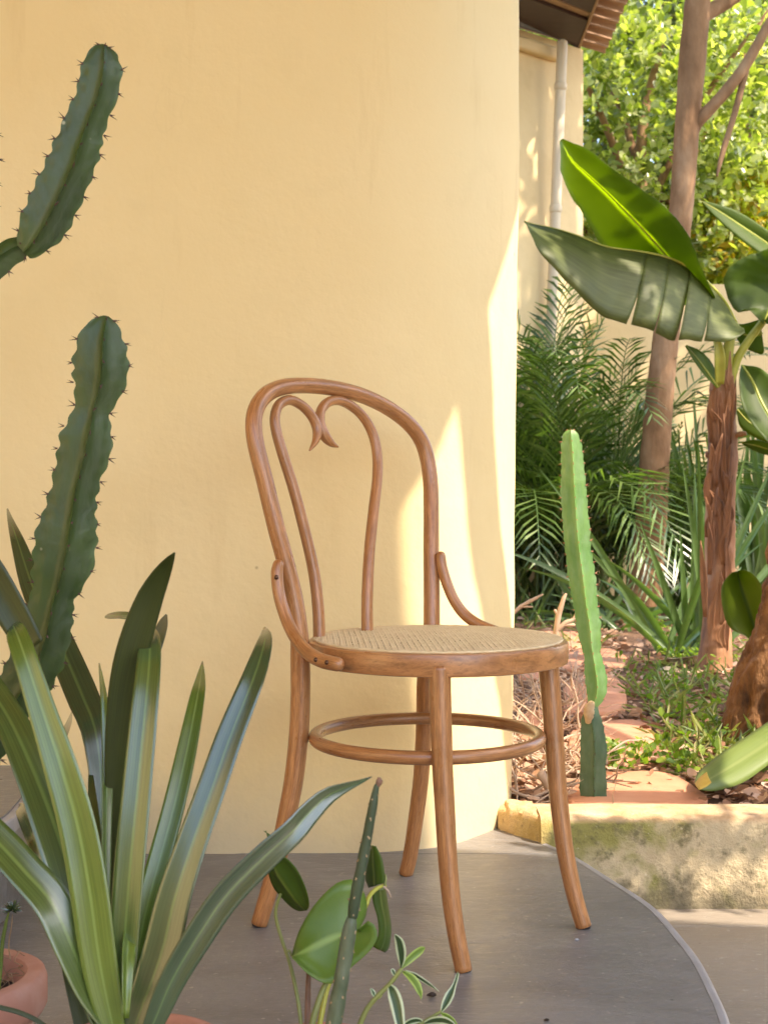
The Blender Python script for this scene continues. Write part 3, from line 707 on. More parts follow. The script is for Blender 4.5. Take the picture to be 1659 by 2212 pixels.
# ================================================================== CHAIR
def make_chair():
    S0 = Vector((.086, 2.30, 0)); U = Vector((.746, -.666, 0)); V = Vector((.666, .746, 0))
    root = empty('bentwood_chair', S0, 'brown bentwood chair with round cane seat and scrolled back', 'chair')
    def onplane(x, y, a=.149, s=.165, s2=.10):
        kx, kz = (x - 829.5) / FPX, -(y - HZ) / FPX; Y = 2.4
        for _ in range(8):
            z = CAMH + kz * Y; q = max(0, z - .46); tgt = -a - s * q - s2 * q * q
            Y = (tgt + S0.dot(U)) / (kx * U.x + U.y)
        return Vector((kx * Y, Y, CAMH + kz * Y))
    z4 = lambda L: [(471.3 + .4794 * x, 765.9 + .4794 * y) for x, y in L]
    hoop = z4([(365,1250),(343,1100),(303,930),(262,780),(214,580),(174,420),(161,330),(166,265),(190,210),(232,170),(300,145),(400,140),(520,152),(640,182),(755,235),(848,302),(908,375),(940,460),(956,570),(960,700),(960,900),(962,1050),(962,1230)])
    pts = []
    bl = [(560, 1996), (581, 1926), (601.5, 1851.7), (621, 1758), (635, 1684), (645.5, 1590), (649, 1513), (649, 1430)]
    n = len(bl); Yt = onplane(*hoop[0]).y
    for i, (x, y) in enumerate(bl):
        t = i / (n - 1); pts.append((*at(x, y, 2.272 * (1 - t) + Yt * t), .0132 + .0026 * min(1, t * 1.6)))
    for i, (x, y) in enumerate(hoop):
        t = i / (len(hoop) - 1); pts.append((*onplane(x, y), .0138 + .0012 * abs(2 * t - 1) ** 2 - .0004))
    br = [(932, 1400), (919.5, 1458), (917, 1540), (914.5, 1600), (909, 1684), (897, 1777), (886, 1848), (876.5, 1887)]
    Yr = onplane(*hoop[-1]).y; n = len(br)
    for i, (x, y) in enumerate(br):
        t = i / (n - 1); pts.append((*at(x, y, Yr * (1 - t) + 2.568 * t), .0156 - .0026 * t))
    mb = MB(); global caps_len; caps_len = .12
    tube(mb, pts, 260, 20); frame = mb.build('back_frame', M['wood'], root)
    feet = [pts[0], pts[-1]]
    # two scrolls of the inner back
    sl = z4([(456,1290),(452,1150),(432,980),(392,800),(342,610),(292,450),(264,350),(256,285),(274,228),(322,205),(377,230),(421,276),(446,332),(441,385),(413,432)])
    sr = z4([(672,1260),(672,1100),(681,900),(701,700),(717,560),(717,455),(698,362),(657,285),(600,232),(543,207),(494,216),(463,255),(461,312),(481,366),(511,400),(541,416)])
    for L in (sl, sr):
        m_ = len(L); q = []
        for i, (x, y) in enumerate(L):
            t = i / (m_ - 1); rr = .0102 - .0018 * min(1, t / .55)
            if t > .86: rr = .0094
            if i == m_ - 2: rr = .0065
            if i == m_ - 1: rr = .0016
            p = onplane(x, y); q.append((*p, rr))
        caps_len = .5; mb = MB(); tube(mb, q, 110, 14); mb.build('back_scroll', M['wood'], root)
    # front legs
    caps_len = .12
    fl = [(949, 1440), (950.5, 1500), (953.5, 1590), (956, 1665), (960.5, 1740), (966.5, 1852), (975, 1945), (986, 2020), (1001.5, 2097)]
    fr = [(1183, 1425), (1187, 1470), (1192, 1530), (1196.5, 1597), (1203, 1688), (1209, 1750), (1217.5, 1820), (1228, 1878), (1241, 1936), (1260.5, 2002)]
    for L, Ya, Yb in ((fl, 2.107, 2.061), (fr, 2.314, 2.262)):
        m_ = len(L); q = []
        for i, (x, y) in enumerate(L):
            t = (y - L[0][1]) / (L[-1][1] - L[0][1]); q.append((*at(x, y, Ya * (1 - t) + Yb * t), .0168 - .0042 * t))
        mb = MB(); tube(mb, q, 80, 18); lg = mb.build('leg', M['wood'], root); feet.append(q[-1])
        p = Vector(q[-1][:3]); mb = MB(); tube(mb, [(p.x, p.y, .001, .0105), (p.x, p.y, max(.004, p.z + .001), .0115)], 2, 14); mb.build('foot_pad', M['glide'], lg)
    for p in feet[:2]:
        mb = MB(); tube(mb, [(p[0], p[1], .001, .0105), (p[0], p[1], max(.004, p[2] + .001), .0115)], 2, 14); mb.build('foot_pad', M['glide'], frame)
    # seat ring
    Rr = .2075; prof = [(-.036, .4185), (-.005, .4165), (-.0012, .4178), (0, .421), (0, .4470), (-.0012, .4498), (-.005, .4512), (-.030, .4510), (-.036, .446)]
    k = 96; rows = [[Vector((S0.x + (Rr + a) * math.cos(2 * math.pi * i / k), S0.y + (Rr + a) * math.sin(2 * math.pi * i / k), z)) for a, z in prof] for i in range(k + 1)]
    mb = MB(); mb.grid(k + 1, len(prof), rows, lambda i, j: (i * 2 * math.pi * Rr / k, j / 22)); 
    b = 0; ring = mb.build('seat_ring', M['wood'], root, auto=40)
    # cane weave: strands over and under
    mb = MB(); sp = .0066; Rc = .197; nst = int(Rc / sp)
    def strand(fix, along, ph, axis):
        half = math.sqrt(max(0, Rc * Rc - fix * fix)); cnt = max(4, int(2 * half / (sp / 2)))
        rows = []
        for i in range(cnt + 1):
            s = -half + 2 * half * i / cnt
            z = .4527 + .0021 * math.sin(s / sp * math.pi + ph) + .0025 * (1 - (s * s + fix * fix) / (Rc * Rc))
            if i in (0, cnt): z -= .003
            w = .0029; r = []
            for dw, dz in ((-w, -.0004), (0, .0008), (w, -.0004)):
                a, b_ = (s, fix + dw) if axis == 0 else (fix + dw, s)
                p = U * a + V * b_; r.append(Vector((S0.x + p.x, S0.y + p.y, z + dz)))
            rows.append(r)
        mb.grid(len(rows), 3, rows, lambda i, j: (i, j))
    for i in range(-nst, nst + 1):
        strand(i * sp, 0, math.pi * i, 0); strand(i * sp, 0, math.pi * i + math.pi, 1)
    o = mb.build('cane_weave', M['cane'], root); o['kind'] = 'stuff'
    mb = MB(); rows = []
    for i in range(97):
        a = 2 * math.pi * i / 96; o_ = Vector((math.cos(a), math.sin(a), 0)); rows.append([S0 + o_ * (.1968 + .0028 * math.cos(b_ * math.pi / 3)) + Vector((0, 0, .4522 + .0022 * math.sin(b_ * math.pi / 3) + .0006 * (i % 2))) for b_ in range(6)])
    mb.grid(97, 6, rows, lambda i, j: (i, j), True); mb.build('edge_cord', M['cane'], root)
    # dark sheet below the strands: shadow in the gaps, put into its colour
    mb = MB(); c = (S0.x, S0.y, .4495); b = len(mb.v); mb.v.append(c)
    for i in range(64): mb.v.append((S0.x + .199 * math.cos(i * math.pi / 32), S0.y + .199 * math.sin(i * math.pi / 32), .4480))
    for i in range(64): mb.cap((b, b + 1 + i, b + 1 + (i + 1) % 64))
    mb.build('cane_gap_shade', M['cane_gap_dark'], root)
    # stretcher ring
    cx, cy, rad, z0 = .0685, 2.288, .179, .297
    q = [(cx + rad * math.cos(2 * math.pi * i / 64), cy + rad * math.sin(2 * math.pi * i / 64), z0, .0098) for i in range(65)]
    mb = MB(); P = [Vector(p[:3]) for p in q]; rows = []
    for i in range(65):
        a = 2 * math.pi * i / 64; o_ = Vector((math.cos(a), math.sin(a), 0)); rows.append([P[i] + o_ * (.0098 * math.cos(2 * math.pi * j / 14)) + Vector((0, 0, .0105 * math.sin(2 * math.pi * j / 14))) for j in range(14)])
    mb.grid(65, 14, rows, lambda i, j: (i * .0176, j / 14), True); mb.build('stretcher_ring', M['wood'], root)
    # side braces from back frame to seat
    caps_len = .9
    bl_ = [((272,945),2.262,.0088),((266,985),2.258,.0098),((272,1060),2.252,.0098),((288,1130),2.245,.0098),((316,1210),2.232,.0098),((355,1285),2.212,.0102),((408,1345),2.185,.0108),((470,1380),2.158,.0112),((540,1396),2.134,.0108)]
    q = [(*at(*z4([p])[0], Y), r) for p, Y, r in bl_]
    mb = MB(); tube(mb, q, 60, 16); br_ = mb.build('side_brace', M['wood'], root)
    for p, Y in (((263, 1003), 2.2462), ((441, 1374), 2.1560), ((490, 1386), 2.1385)):
        c = at(*z4([p])[0], Y); d = Vector((c.x, c.y - 0, 0)).normalized(); mb = MB()
        tube(mb, [(c.x, c.y - .0035, c.z, .0036), (c.x, c.y + .004, c.z, .0036)], 2, 12); mb.build('screw', M['screw'], br_)
    q = [(*at(x, y, Y), r) for x, y, Y, r in ((952,1200,2.535,.0085),(955,1226,2.532,.0095),(965,1260,2.528,.0095),(981,1297,2.52,.0095),(1004,1328,2.512,.0098),(1037,1351,2.50,.010),(1075,1366,2.486,.010),(1100,1374,2.474,.0095))]
    mb = MB(); tube(mb, q, 50, 16); mb.build('side_brace', M['wood'], root)
    caps_len = .6
make_chair()

# ================================================================== SUCCULENTS
def ribbed(mb, pts, n, ribs, depth=.45, scallop=.10, pitch=.028, seed=0, rot=0.0):
    """pts (x, y, z, half width). ribs: angles of the wings; returns rib tips for the spines"""
    C = catmull(pts, n); P = [Vector(c[:3]) for c in C]; r = C[:, 3]; n = len(P)
    angs = sorted(a % 360 for a in ribs); prof = []
    for i, a in enumerate(angs):
        b = angs[(i + 1) % len(angs)] + (360 if i == len(angs) - 1 else 0)
        for t in (0, .03, .10, .25, .5, .75, .90, .97):
            k = 1 - depth * (1 - (2 * t - 1) ** 2) ** .62 if t else 1.0
            prof.append((a + (b - a) * t, k, t in (0, .03, .97)))
    L = 0; rows = []; tips = {a: [] for a in angs}; lastL = {a: -9 for a in angs}
    for i in range(n):
        t = (P[min(i+1, n-1)] - P[max(i-1, 0)]).normalized()
        if i: L += (P[i] - P[i-1]).length
        view = (Vector((0, 0, CAMH)) - P[i]).normalized(); side = t.cross(view).normalized(); nn = side.cross(t).normalized()
        ring = []
        for a, k, edge in prof:
            ra = R(a + rot); d = side * math.cos(ra) + nn * math.sin(ra)
            s = 1 - (scallop * (.5 + .5 * math.cos(2 * math.pi * (L / pitch + .13 * a + .5 * noise.noise(Vector((L * 18, a, seed)))))) * (1 + .7 * noise.noise(Vector((L * 30, a * .3, seed)))) if edge else 0)
            k2 = k * (1 - .28 * max(0, math.sin(ra)) ** 2 if False else 1 - .42 * abs(math.sin(ra)) ** 2)
            ring.append(P[i] + d * (r[i] * k2 * s * (1 + .06 * noise.noise(P[i] * 40 + d * 3 + Vector((seed, 0, 0))))))
        rows.append(ring)
        for a in angs:
            ph = (L / pitch + .13 * a) % 1
            if abs(ph - .5) < .5 and L - lastL[a] > pitch * .98 and r[i] > .006:
                ra = R(a + rot); d = side * math.cos(ra) + nn * math.sin(ra); tips[a].append((P[i] + d * r[i], d, t)); lastL[a] = L
    k = len(prof); b = mb.grid(n, k, rows, lambda i, j: (j / k, i / n), True)
    mb.cap([b + j for j in range(k)][::-1]); mb.cap([b + (n - 1) * k + j for j in range(k)])
    return [x for a in angs for x in tips[a]]

def spines(tips, name, mat, parent, ln=.0088, rad=.0008):
    mb = MB()
    for p, d, t in tips:
        for sg in (1, -1):
            dr = (d + t * (.35 * sg) + Vector((random.uniform(-.3, .3), random.uniform(-.3, .3), random.uniform(-.2, .2)))).normalized()
            l = ln * random.uniform(.6, 1.2); a = dr.orthogonal().normalized(); b_ = dr.cross(a); q = len(mb.v); p0 = p - d * .002
            for j in range(4):
                an = j * math.pi / 2; mb.v.append(tuple(p0 + (a * math.cos(an) + b_ * math.sin(an)) * rad * 1.5))
            mb.v.append(tuple(p0 + dr * l))
            for j in range(4): mb.cap((q + j, q + (j + 1) % 4, q + 4))
    o = mb.build(name, mat, parent); o['kind'] = 'stuff'; return o

def make_left_cactus():
    Y = 1.6; k = Y / FPX / 2
    base = at(-95, 2125, Y)
    root = empty('euphorbia_cactus', base, 'tall dark green euphorbia cactus with two broad spiny branches', 'cactus')
    ribs = (2, 96, 178, 238)
    z5 = lambda L: [(*at(x * .3463, y * .3463, Y), w * .3463 * k) for x, y, w in L]
    z6 = lambda L: [(*at(x * .3729, 648 + y * .3729, Y), w * .3729 * k) for x, y, w in L]
    up = z5([(655,278,30),(650,300,120),(645,345,200),(640,420,255),(628,500,268),(602,600,262),(565,700,258),(525,800,278),(490,900,305),(458,1000,308),(415,1100,308),(368,1200,318),(322,1300,315),(272,1400,300),(222,1480,250),(175,1545,170),(150,1570,120)])
    mb = MB(); tips = ribbed(mb, up, 130, ribs, .56, .11, .0235, 1); st = mb.build('branch', M['cactus'], root, auto=60); spines(tips, 'spines', M['spine'], st)
    lo = z6([(618,92,30),(614,112,110),(605,155,200),(592,225,280),(586,320,335),(580,430,340),(562,540,275),(538,630,222),(520,720,270),(502,800,312),(482,900,315),(458,1000,285),(432,1100,290),(414,1200,312),(392,1350,362),(370,1480,368),(345,1600,335),(318,1700,262),(290,1800,285),(258,1950,325),(205,2100,325),(150,2212,310),(80,2330,280),(0,2470,240),(-90,2640,220),(-160,2900,215),(-210,3300,215),(-235,3900,200)])
    mb = MB(); tips = ribbed(mb, lo, 210, ribs, .56, .11, .0225, 2); st = mb.build('stem', M['cactus'], root, auto=60); spines(tips, 'spines', M['spine'], st)
    # older stem just outside the picture that carries the upper branch
    old = [(*at(x, y, Y + .03), w * k) for x, y, w in ((-62,180,40),(-60,230,90),(-58,330,118),(-62,450,112),(-66,560,118),(-70,700,120),(-80,1000,118),(-92,1400,110),(-96,1800,100),(-98,2140,90))]
    mb = MB(); tips = ribbed(mb, old, 150, (12, 100, 190, 280), .48, .10, .026, 3); st = mb.build('stem', M['cactus'], root, auto=60); spines(tips, 'spines', M['spine'], st)
    arm = [(*at(x, y, Y + .008), w * k) for x, y, w in ((-40,605,66),(-10,572,70),(20,548,66),(44,536,60),(56,533,46))]
    mb = MB(); tips = ribbed(mb, arm, 30, (20, 110, 200, 290), .38, .06, .03, 4); st = mb.build('branch', M['cactus'], root, auto=60); spines(tips, 'spines', M['spine'], st)
make_left_cactus()

def make_garden_cactus():
    Y = 3.04; k = Y / FPX / 2
    root = empty('upright_cactus', ground_at(1282, 1730, .02), 'single bright green upright cactus column behind the kerb', 'cactus')
    up = [(1232,929,16),(1232,938,34),(1233,955,44),(1235,980,49),(1238,1050,57),(1244,1140,60),(1249,1190,58),(1257,1248,62),(1264,1305,55),(1272,1356,54),(1276,1395,44),(1279,1413,38),(1283,1440,46),(1288,1475,50),(1287,1500,42),(1280,1524,24)]
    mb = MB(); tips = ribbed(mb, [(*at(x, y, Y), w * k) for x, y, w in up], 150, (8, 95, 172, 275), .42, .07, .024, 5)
    st = mb.build('column', M['cactus_pale'], root, auto=60); spines(tips, 'spines', M['spine_red'], st, .008, .0008)
    lo = [(1279,1518,22),(1278,1532,30),(1277,1556,46),(1280,1590,56),(1282,1625,60),(1280,1650,56),(1281,1690,60),(1281,1740,60)]
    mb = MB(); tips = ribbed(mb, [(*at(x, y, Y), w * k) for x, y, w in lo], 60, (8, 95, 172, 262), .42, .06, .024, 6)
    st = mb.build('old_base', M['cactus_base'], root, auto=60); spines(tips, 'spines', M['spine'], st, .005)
    mb = MB(); tube(mb, [(*at(1276, 1519, Y - .008), .008), (*at(1272, 1534, Y - .018), .012), (*at(1270, 1560, Y - .012), .006)], 14, 10, wob=.4); mb.build('scar', M['scar'], root)
make_garden_cactus()

# ================================================================== POTS
def make_pot(c, rim_z, rr, label, name='terracotta_pot', thick=.014, soil_drop=.02):
    """rim radius rr at height rim_z, standing on the platform"""
    root = empty(name, (c[0], c[1], 0), label, 'pot')
    k = 48; prof = [(rr * .55, .001), (rr * .62, .004), (rr * .86, rim_z - .052), (rr * .86, rim_z - .046), (rr * .965, rim_z - .043), (rr, rim_z - .036), (rr, rim_z - .010), (rr - .003, rim_z - .002), (rr - .008, rim_z), (rr - thick + .002, rim_z - .001), (rr - thick, rim_z - .006), (rr - thick - .004, rim_z - soil_drop - .01)]
    rows = [[Vector((c[0] + a * math.cos(2 * math.pi * i / k), c[1] + a * math.sin(2 * math.pi * i / k), z)) for a, z in prof] for i in range(k + 1)]
    mb = MB(); mb.grid(k + 1, len(prof), rows, lambda i, j: (i, j)); mb.build('pot_body', M['terracotta'], root, auto=60)
    mb = MB(); rs = [0, .3, .6, .85, 1.0]; rows = []
    for s in rs[1:]: rows.append([Vector((c[0] + (rr - thick) * s * math.cos(2 * math.pi * i / k), c[1] + (rr - thick) * s * math.sin(2 * math.pi * i / k), rim_z - soil_drop + .004 * noise.noise(Vector((i, s * 9, 0))))) for i in range(k)])
    b = mb.grid(len(rows), k, rows, lambda i, j: (i, j), True); mb.cap([b + j for j in range(k)][::-1]); mb.build('soil', M['soil'], root)
    return root
potA = at(-95, 2103, 1.6); rA = make_pot((potA.x, potA.y), potA.z, .100, 'thick-rimmed terracotta pot with wiry roots at lower left', thick=.024, soil_drop=.028)
mb = MB()
for i in range(70):
    a = random.uniform(0, 6.28); r0 = random.uniform(.02, .08); p = Vector((potA.x + r0 * math.cos(a), potA.y + r0 * math.sin(a), potA.z - .03)); q = [(*p, .0005)]
    for s in range(5):
        p = p + Vector((random.uniform(-.02, .02), random.uniform(-.02, .02), random.uniform(-.004, .012)))
        if (p.xy - potA.xy).length > .085: p.x = potA.x + (p.x - potA.x) * .85; p.y = potA.y + (p.y - potA.y) * .85
        p.z = min(p.z, potA.z + .012); q.append((*p, .0005))
    tube(mb, q, 16, 4, caps=False)
o = mb.build('roots', M['roots'], rA); o['kind'] = 'stuff'

clY = 1.36; potB = at(300, 2206, clY); potB.z = .172
make_pot((potB.x, potB.y + .01), .168, .082, 'terracotta pot rim under the strap-leaved plant')
potC = at(690, 2300, 1.44); make_pot((potC.x, potC.y), .135, .075, 'terracotta pot below the frame holding round-leaved and spiny plants')
potD = at(880, 2330, 1.42); make_pot((potD.x + .02, potD.y), .12, .07, 'terracotta pot below the frame holding the variegated plant')

# ---- strap-leaved plant
def make_strap_plant():
    root = empty('strap_leaf_plant', (potB.x, potB.y, .15), 'large strap-leaved green plant with glossy blades in the foreground', 'plant')
    z7 = lambda x, y: (x * .3906, 1355 + y * .3906)
    k = 1 / FPX
    def leaf(pts, mat, Y0, Y1, tw=0, fold=.18, solid=.0008, label=None, wave=0, lean=.22):
        n = len(pts); q = []
        for i, (x, y, w) in enumerate(pts):
            t = i / (n - 1); Y = Y0 + (Y1 - Y0) * t + lean * t * t; q.append((*at(x, y, Y), 1.1 * w * Y * k))
        mb = MB(); strap(mb, q, 34, 4, tw * .75, fold, wave=wave); o = mb.build('leaf', mat, root, solid=solid)
        return o
    A, B_, C_, D_ = M['strap_a'], M['strap_b'], M['strap_c'], M['strap_d']
    leaf([(275,2260,40),(235,2200,52),(195,2136,66),(156,2045,76),(112,1950,78),(55,1884,74),(0,1824,72),(-70,1755,60),(-150,1690,30)], A, 1.36, 1.30, 28, lean=.12)
    leaf([(240,2260,30),(215,2175,60),(196,2058,82),(162,1921,92),(126,1804,92),(82,1687,80),(35,1581,66),(0,1519,60),(-60,1430,45),(-110,1350,10)], A, 1.36, 1.34, 18, lean=.25)
    leaf([(255,2260,36),(232,2160,62),(213,2058,72),(194,1921,76),(169,1785,74),(130,1648,66),(95,1542,56),(60,1433,48),(40,1375,44),(32,1356,30),(29,1350,5)], B_, 1.35, 1.33, -16, lean=.16)
    leaf([(70,1400,54),(55,1372,58),(20,1310,66),(-30,1225,66),(-90,1130,40)], D_, 1.50, 1.52, -20, lean=0)
    leaf([(215,2000,30),(217,1800,38),(219,1680,46),(206,1574,56),(182,1511,62),(152,1440,60),(112,1350,54),(72,1268,46),(41,1175,28),(24,1125,12),(17,1099,3)], C_, 1.62, 1.72, 4, .06, lean=.26)
    leaf([(232,2100,14),(228,1960,20),(229,1824,22),(231,1667,24),(226,1531,18),(220,1470,10),(215,1433,2)], B_, 1.42, 1.44, 45, .3)
    leaf([(236,2040,14),(240,1900,22),(245,1760,30),(252,1628,46),(268,1492,60),(290,1394,64),(321,1300,54),(347,1245,38),(366,1212,20),(378,1194,3)], D_, 1.48, 1.50, 8, .12, lean=-.08)
    leaf([(300,1600,16),(318,1460,24),(340,1385,26),(352,1350,20),(360,1328,4)], D_, 1.60, 1.62, 20)
    leaf([(335,1400,10),(318,1362,16),(292,1335,16),(262,1329,15),(238,1331,11),(228,1333,4)], B_, 1.58, 1.60, 25)
    leaf([(255,2260,30),(262,2175,50),(271,2019,60),(283,1863,62),(298,1706,60),(313,1550,56),(323,1440,50),(325,1390,44),(322,1368,30),(318,1360,6)], A, 1.36, 1.34, -25, .22)
    leaf([(275,2260,24),(289,2136,44),(309,2000,50),(344,1863,46),(376,1745,44),(403,1628,40),(426,1511,30),(434,1465,18),(438,1429,2)], B_, 1.37, 1.36, -15, .2)
    leaf([(275,2270,36),(300,2195,62),(350,2058,76),(378,1941,72),(416,1824,64),(458,1706,60),(499,1589,56),(546,1472,48),(566,1412,38),(574,1378,26),(573,1364,14),(572,1355,3)], M['strap_e'], 1.35, 1.33, -26, .2)
    leaf([(300,2275,20),(332,2210,42),(372,2117,54),(430,2019,60),(490,1933,60),(567,1855,56),(633,1795,50),(662,1762,46),(703,1722,36),(744,1702,20),(775,1690,10),(803,1678,2)], C_, 1.33, 1.30, 22, .22, lean=.10)
    leaf([(272,2200,12),(274,2117,22),(278,2030,28),(287,1965,20),(296,1938,10),(304,1915,1)], B_, 1.33, 1.33, 30, .5)
    leaf([(150,1990,18),(113,1913,28),(80,1826,30),(62,1786,28),(46,1748,22),(42,1742,4)], C_, 1.47, 1.44, -35, .25)
    leaf([(222,1960,12),(212,1863,22),(204,1770,22),(198,1690,12),(195,1645,2)], D_, 1.50, 1.50, 10)
    leaf([(196,2260,44),(160,2117,38),(142,2010,34),(132,1921,26),(128,1900,6)], D_, 1.42, 1.46, 15)
    leaf([(225,1860,8),(245,1800,12),(262,1765,10),(275,1744,3)], C_, 1.6, 1.62, 0)
    leaf([(120,1640,10),(138,1590,14),(150,1560,10),(156,1538,2)], C_, 1.62, 1.64, 0)
make_strap_plant()

# ---- round-leaved plant with three leaves
def z8(x, y): return (500.8 + .3729 * x, 1590.7 + .3729 * y)
def make_round_leaf_plant():
    root = empty('round_leaf_plant', (potC.x, potC.y, .14), 'plant with three rounded green leaves on thin stalks before the chair', 'plant')
    def P(L, Y, dy=0): return [at(*z8(x, y), Y + dy) for x, y in L]
    Y = 1.50
    def leaf(left, mid, right, mat, Y, tilt=(0, 0, 0), bul=.05, rip=.0):
        n = len(mid)
        def pp(L, d): return [at(*z8(x, y), Y + d + tilt[0] * i / (len(L) - 1)) for i, (x, y) in enumerate(L)]
        mb = MB(); blade(mb, pp(left, tilt[1]), pp(mid, 0), pp(right, tilt[2]), 22, 5, bul, ripple=rip); return mb.build('leaf', mat, root, solid=.0009)
    leaf([(732,1118),(778,1030),(775,930),(735,850),(690,828),(600,855),(480,975),(390,1130),(349,1272)],
         [(732,1122),(690,1135),(640,1150),(590,1170),(540,1190),(490,1212),(430,1240),(380,1262),(349,1275)],
         [(734,1124),(795,1068),(838,1120),(838,1180),(790,1250),(700,1330),(580,1432),(455,1385),(350,1278)], M['round_pale'], 1.50, (-.02, .02, -.02), -.05)
    leaf([(232,725),(212,780),(240,870),(285,928),(340,985),(385,1010),(425,1008)],
         [(236,722),(255,790),(290,850),(330,905),(370,955),(405,990),(428,1008)],
         [(240,720),(292,692),(365,755),(418,855),(445,945),(445,990),(430,1008)], M['round_dark'], 1.56, (.0, .02, -.01), -.08)
    leaf([(200,545),(205,575),(212,600)],[(195,550),(215,580),(226,605)],[(185,548),(225,570),(240,600)], M['round_dark'], 1.60)
    leaf([(800,636),(778,720),(775,820),(795,878)],[(820,630),(822,720),(828,810),(830,868)],[(835,636),(872,715),(886,815),(880,850)], M['round_dark'], 1.56, (0, .03, -.01), .06)
    leaf([(815,885),(818,960),(845,1060),(848,1150),(818,1218)],[(850,878),(862,980),(880,1090),(876,1180),(855,1236)],[(884,870),(900,970),(918,1110),(905,1220),(880,1246)], M['round_dark'], 1.57, (0, -.01, .03), .08)
    def stalk(L, r0, r1, mat, Y0, Y1, name='stalk'):
        n = len(L); q = [(*at(*z8(x, y), Y0 + (Y1 - Y0) * i / (n - 1)), r0 + (r1 - r0) * i / (n - 1)) for i, (x, y) in enumerate(L)]
        mb = MB(); tube(mb, q, 30, 8); mb.build(name, mat, root)
    stalk([(405,1800),(400,1650),(375,1480),(335,1310),(295,1190),(258,1060),(258,990),(282,915)], .0022, .0017, M['stemgreen'], 1.47, 1.56)
    stalk([(345,1270),(335,1240),(322,1250)], .0012, .0008, M['stemgreen'], 1.5, 1.5)
    stalk([(450,1800),(440,1640),(442,1480),(446,1375)], .0036, .0026, M['stembrown'], 1.47, 1.51, 'stem')
    stalk([(445,1800),(470,1650),(505,1530),(540,1440),(600,1330),(680,1180),(728,1124)], .0036, .0022, M['stemgreen'], 1.46, 1.51)
    stalk([(500,1720),(530,1560),(560,1440),(640,1250),(720,1080),(775,985),(800,920),(845,878),(888,862)], .003, .0022, M['petiole'], 1.48, 1.56)
    stalk([(880,870),(905,895),(922,930)], .0016, .0006, M['twig'], 1.555, 1.55)
    stalk([(886,860),(892,830),(890,800)], .0018, .0009, M['stemgreen'], 1.555, 1.56)
make_round_leaf_plant()

def make_spiny_stem():
    root = empty('spiny_stem', (potC.x + .01, potC.y - .03, .14), 'slender grey-green spiny stem in two segments standing before the chair', 'plant')
    Y = 1.40; k = Y / FPX / 2
    def seg(L, name, seed, mat):
        q = [(*at(*z8(x, y), Y), w * .3729 * k) for x, y, w in L]
        mb = MB(); C = catmull(q, 60); tube(mb, [tuple(c) for c in C], 60, 14, wob=.12, seed=seed); o = mb.build(name, mat, root)
        tips = []
        for i in range(3, 58, 2):
            p = Vector(C[i][:3]); a = i * 2.4; d = Vector((math.cos(a), math.sin(a), 0.05)).normalized(); tips.append((p + d * C[i][3], d, Vector((0, 0, 1))))
        spines(tips, 'spines', M['scar'], o, .0042, .0013); return o
    seg([(846,275,24),(836,300,34),(818,400,50),(782,600,60),(742,800,66),(712,960,66),(700,1040,60),(694,1056,48)], 'upper_segment', 1, M['spinystem'])
    seg([(693,1058,62),(686,1100,80),(668,1200,86),(645,1350,88),(618,1500,92),(592,1660,96),(560,1900,96)], 'lower_segment', 2, M['spinystem_pale'])
    mb = MB(); tube(mb, [(*at(*z8(845, 282), Y), .0035), (*at(*z8(850, 260), Y), .0046), (*at(*z8(852, 246), Y), .003)], 10, 10, wob=.5); mb.build('tip', M['stembrown'], root)
make_spiny_stem()

def make_variegated():
    root = empty('variegated_plant', (potD.x, potD.y, .12), 'small variegated sprig with cream-edged leaves at the bottom', 'plant')
    z = lambda x, y: (589 + x * .3195, 1944 + y * .3195)
    Y = 1.42; k = Y / FPX
    def stalk(L, r0, r1):
        n = len(L); q = [(*at(*z(x, y), Y), r0 + (r1 - r0) * i / (n - 1)) for i, (x, y) in enumerate(L)]; mb = MB(); tube(mb, q, 24, 8); mb.build('stem', M['stemgreen'], root)
    stalk([(560,950),(590,845),(640,735),(710,650),(790,570),(868,470)], .0030, .0022)
    stalk([(880,1000),(950,880),(1015,830),(1080,790),(1135,755)], .0024, .0016)
    def leaf(L, mat, tw=0, fold=.25, dy=0.0):
        n = len(L); q = [(*at(*z(x, y), Y + dy * i / (n - 1)), w * .3195 * k) for i, (x, y, w) in enumerate(L)]
        mb = MB(); strap(mb, q, 18, 4, tw, fold); mb.build('leaf', mat, root, solid=.0007)
    V_, G_ = M['varieg'], M['sprout']
    leaf([(868,455,14),(872,400,52),(868,340,70),(855,280,62),(835,245,30),(826,234,3)], V_, -15, .2, -.02)
    leaf([(872,462,12),(910,415,48),(960,370,58),(1000,340,48),(1022,326,18),(1028,322,2)], G_, 20, .2, .02)
    leaf([(880,485,16),(930,520,52),(970,570,58),(992,620,44),(1003,655,14),(1004,672,2)], G_, -25, .2, -.02)
    leaf([(895,478,10),(960,505,34),(1030,550,32),(1080,585,18),(1125,622,2)], V_, 45, .2, .02)
    leaf([(785,575,20),(812,620,78),(838,700,92),(855,790,80),(868,880,56),(872,950,4)], V_, 15, .2, -.03)
    leaf([(825,510,10),(815,490,36),(806,474,24),(802,466,2)], V_, 40, .3)
    leaf([(690,655,12),(680,630,32),(668,608,18),(660,598,2)], V_, 30, .3)
    leaf([(1140,755,14),(1170,700,58),(1200,640,62),(1222,590,34),(1240,540,26),(1250,500,18),(1248,486,2)], V_, -20, .3, .02)
    leaf([(1138,765,12),(1175,785,34),(1215,815,34),(1250,850,3)], G_, 20)
    leaf([(1015,838,14),(1080,815,48),(1150,812,56),(1210,835,40),(1260,880,3)], V_, 30, .2, -.02)
    leaf([(870,860,10),(920,825,44),(970,812,46),(1005,818,22),(1020,830,3)], V_, 40, .2)
    leaf([(740,640,8),(722,655,18),(700,672,10),(690,684,2)], G_, 30)
make_variegated()

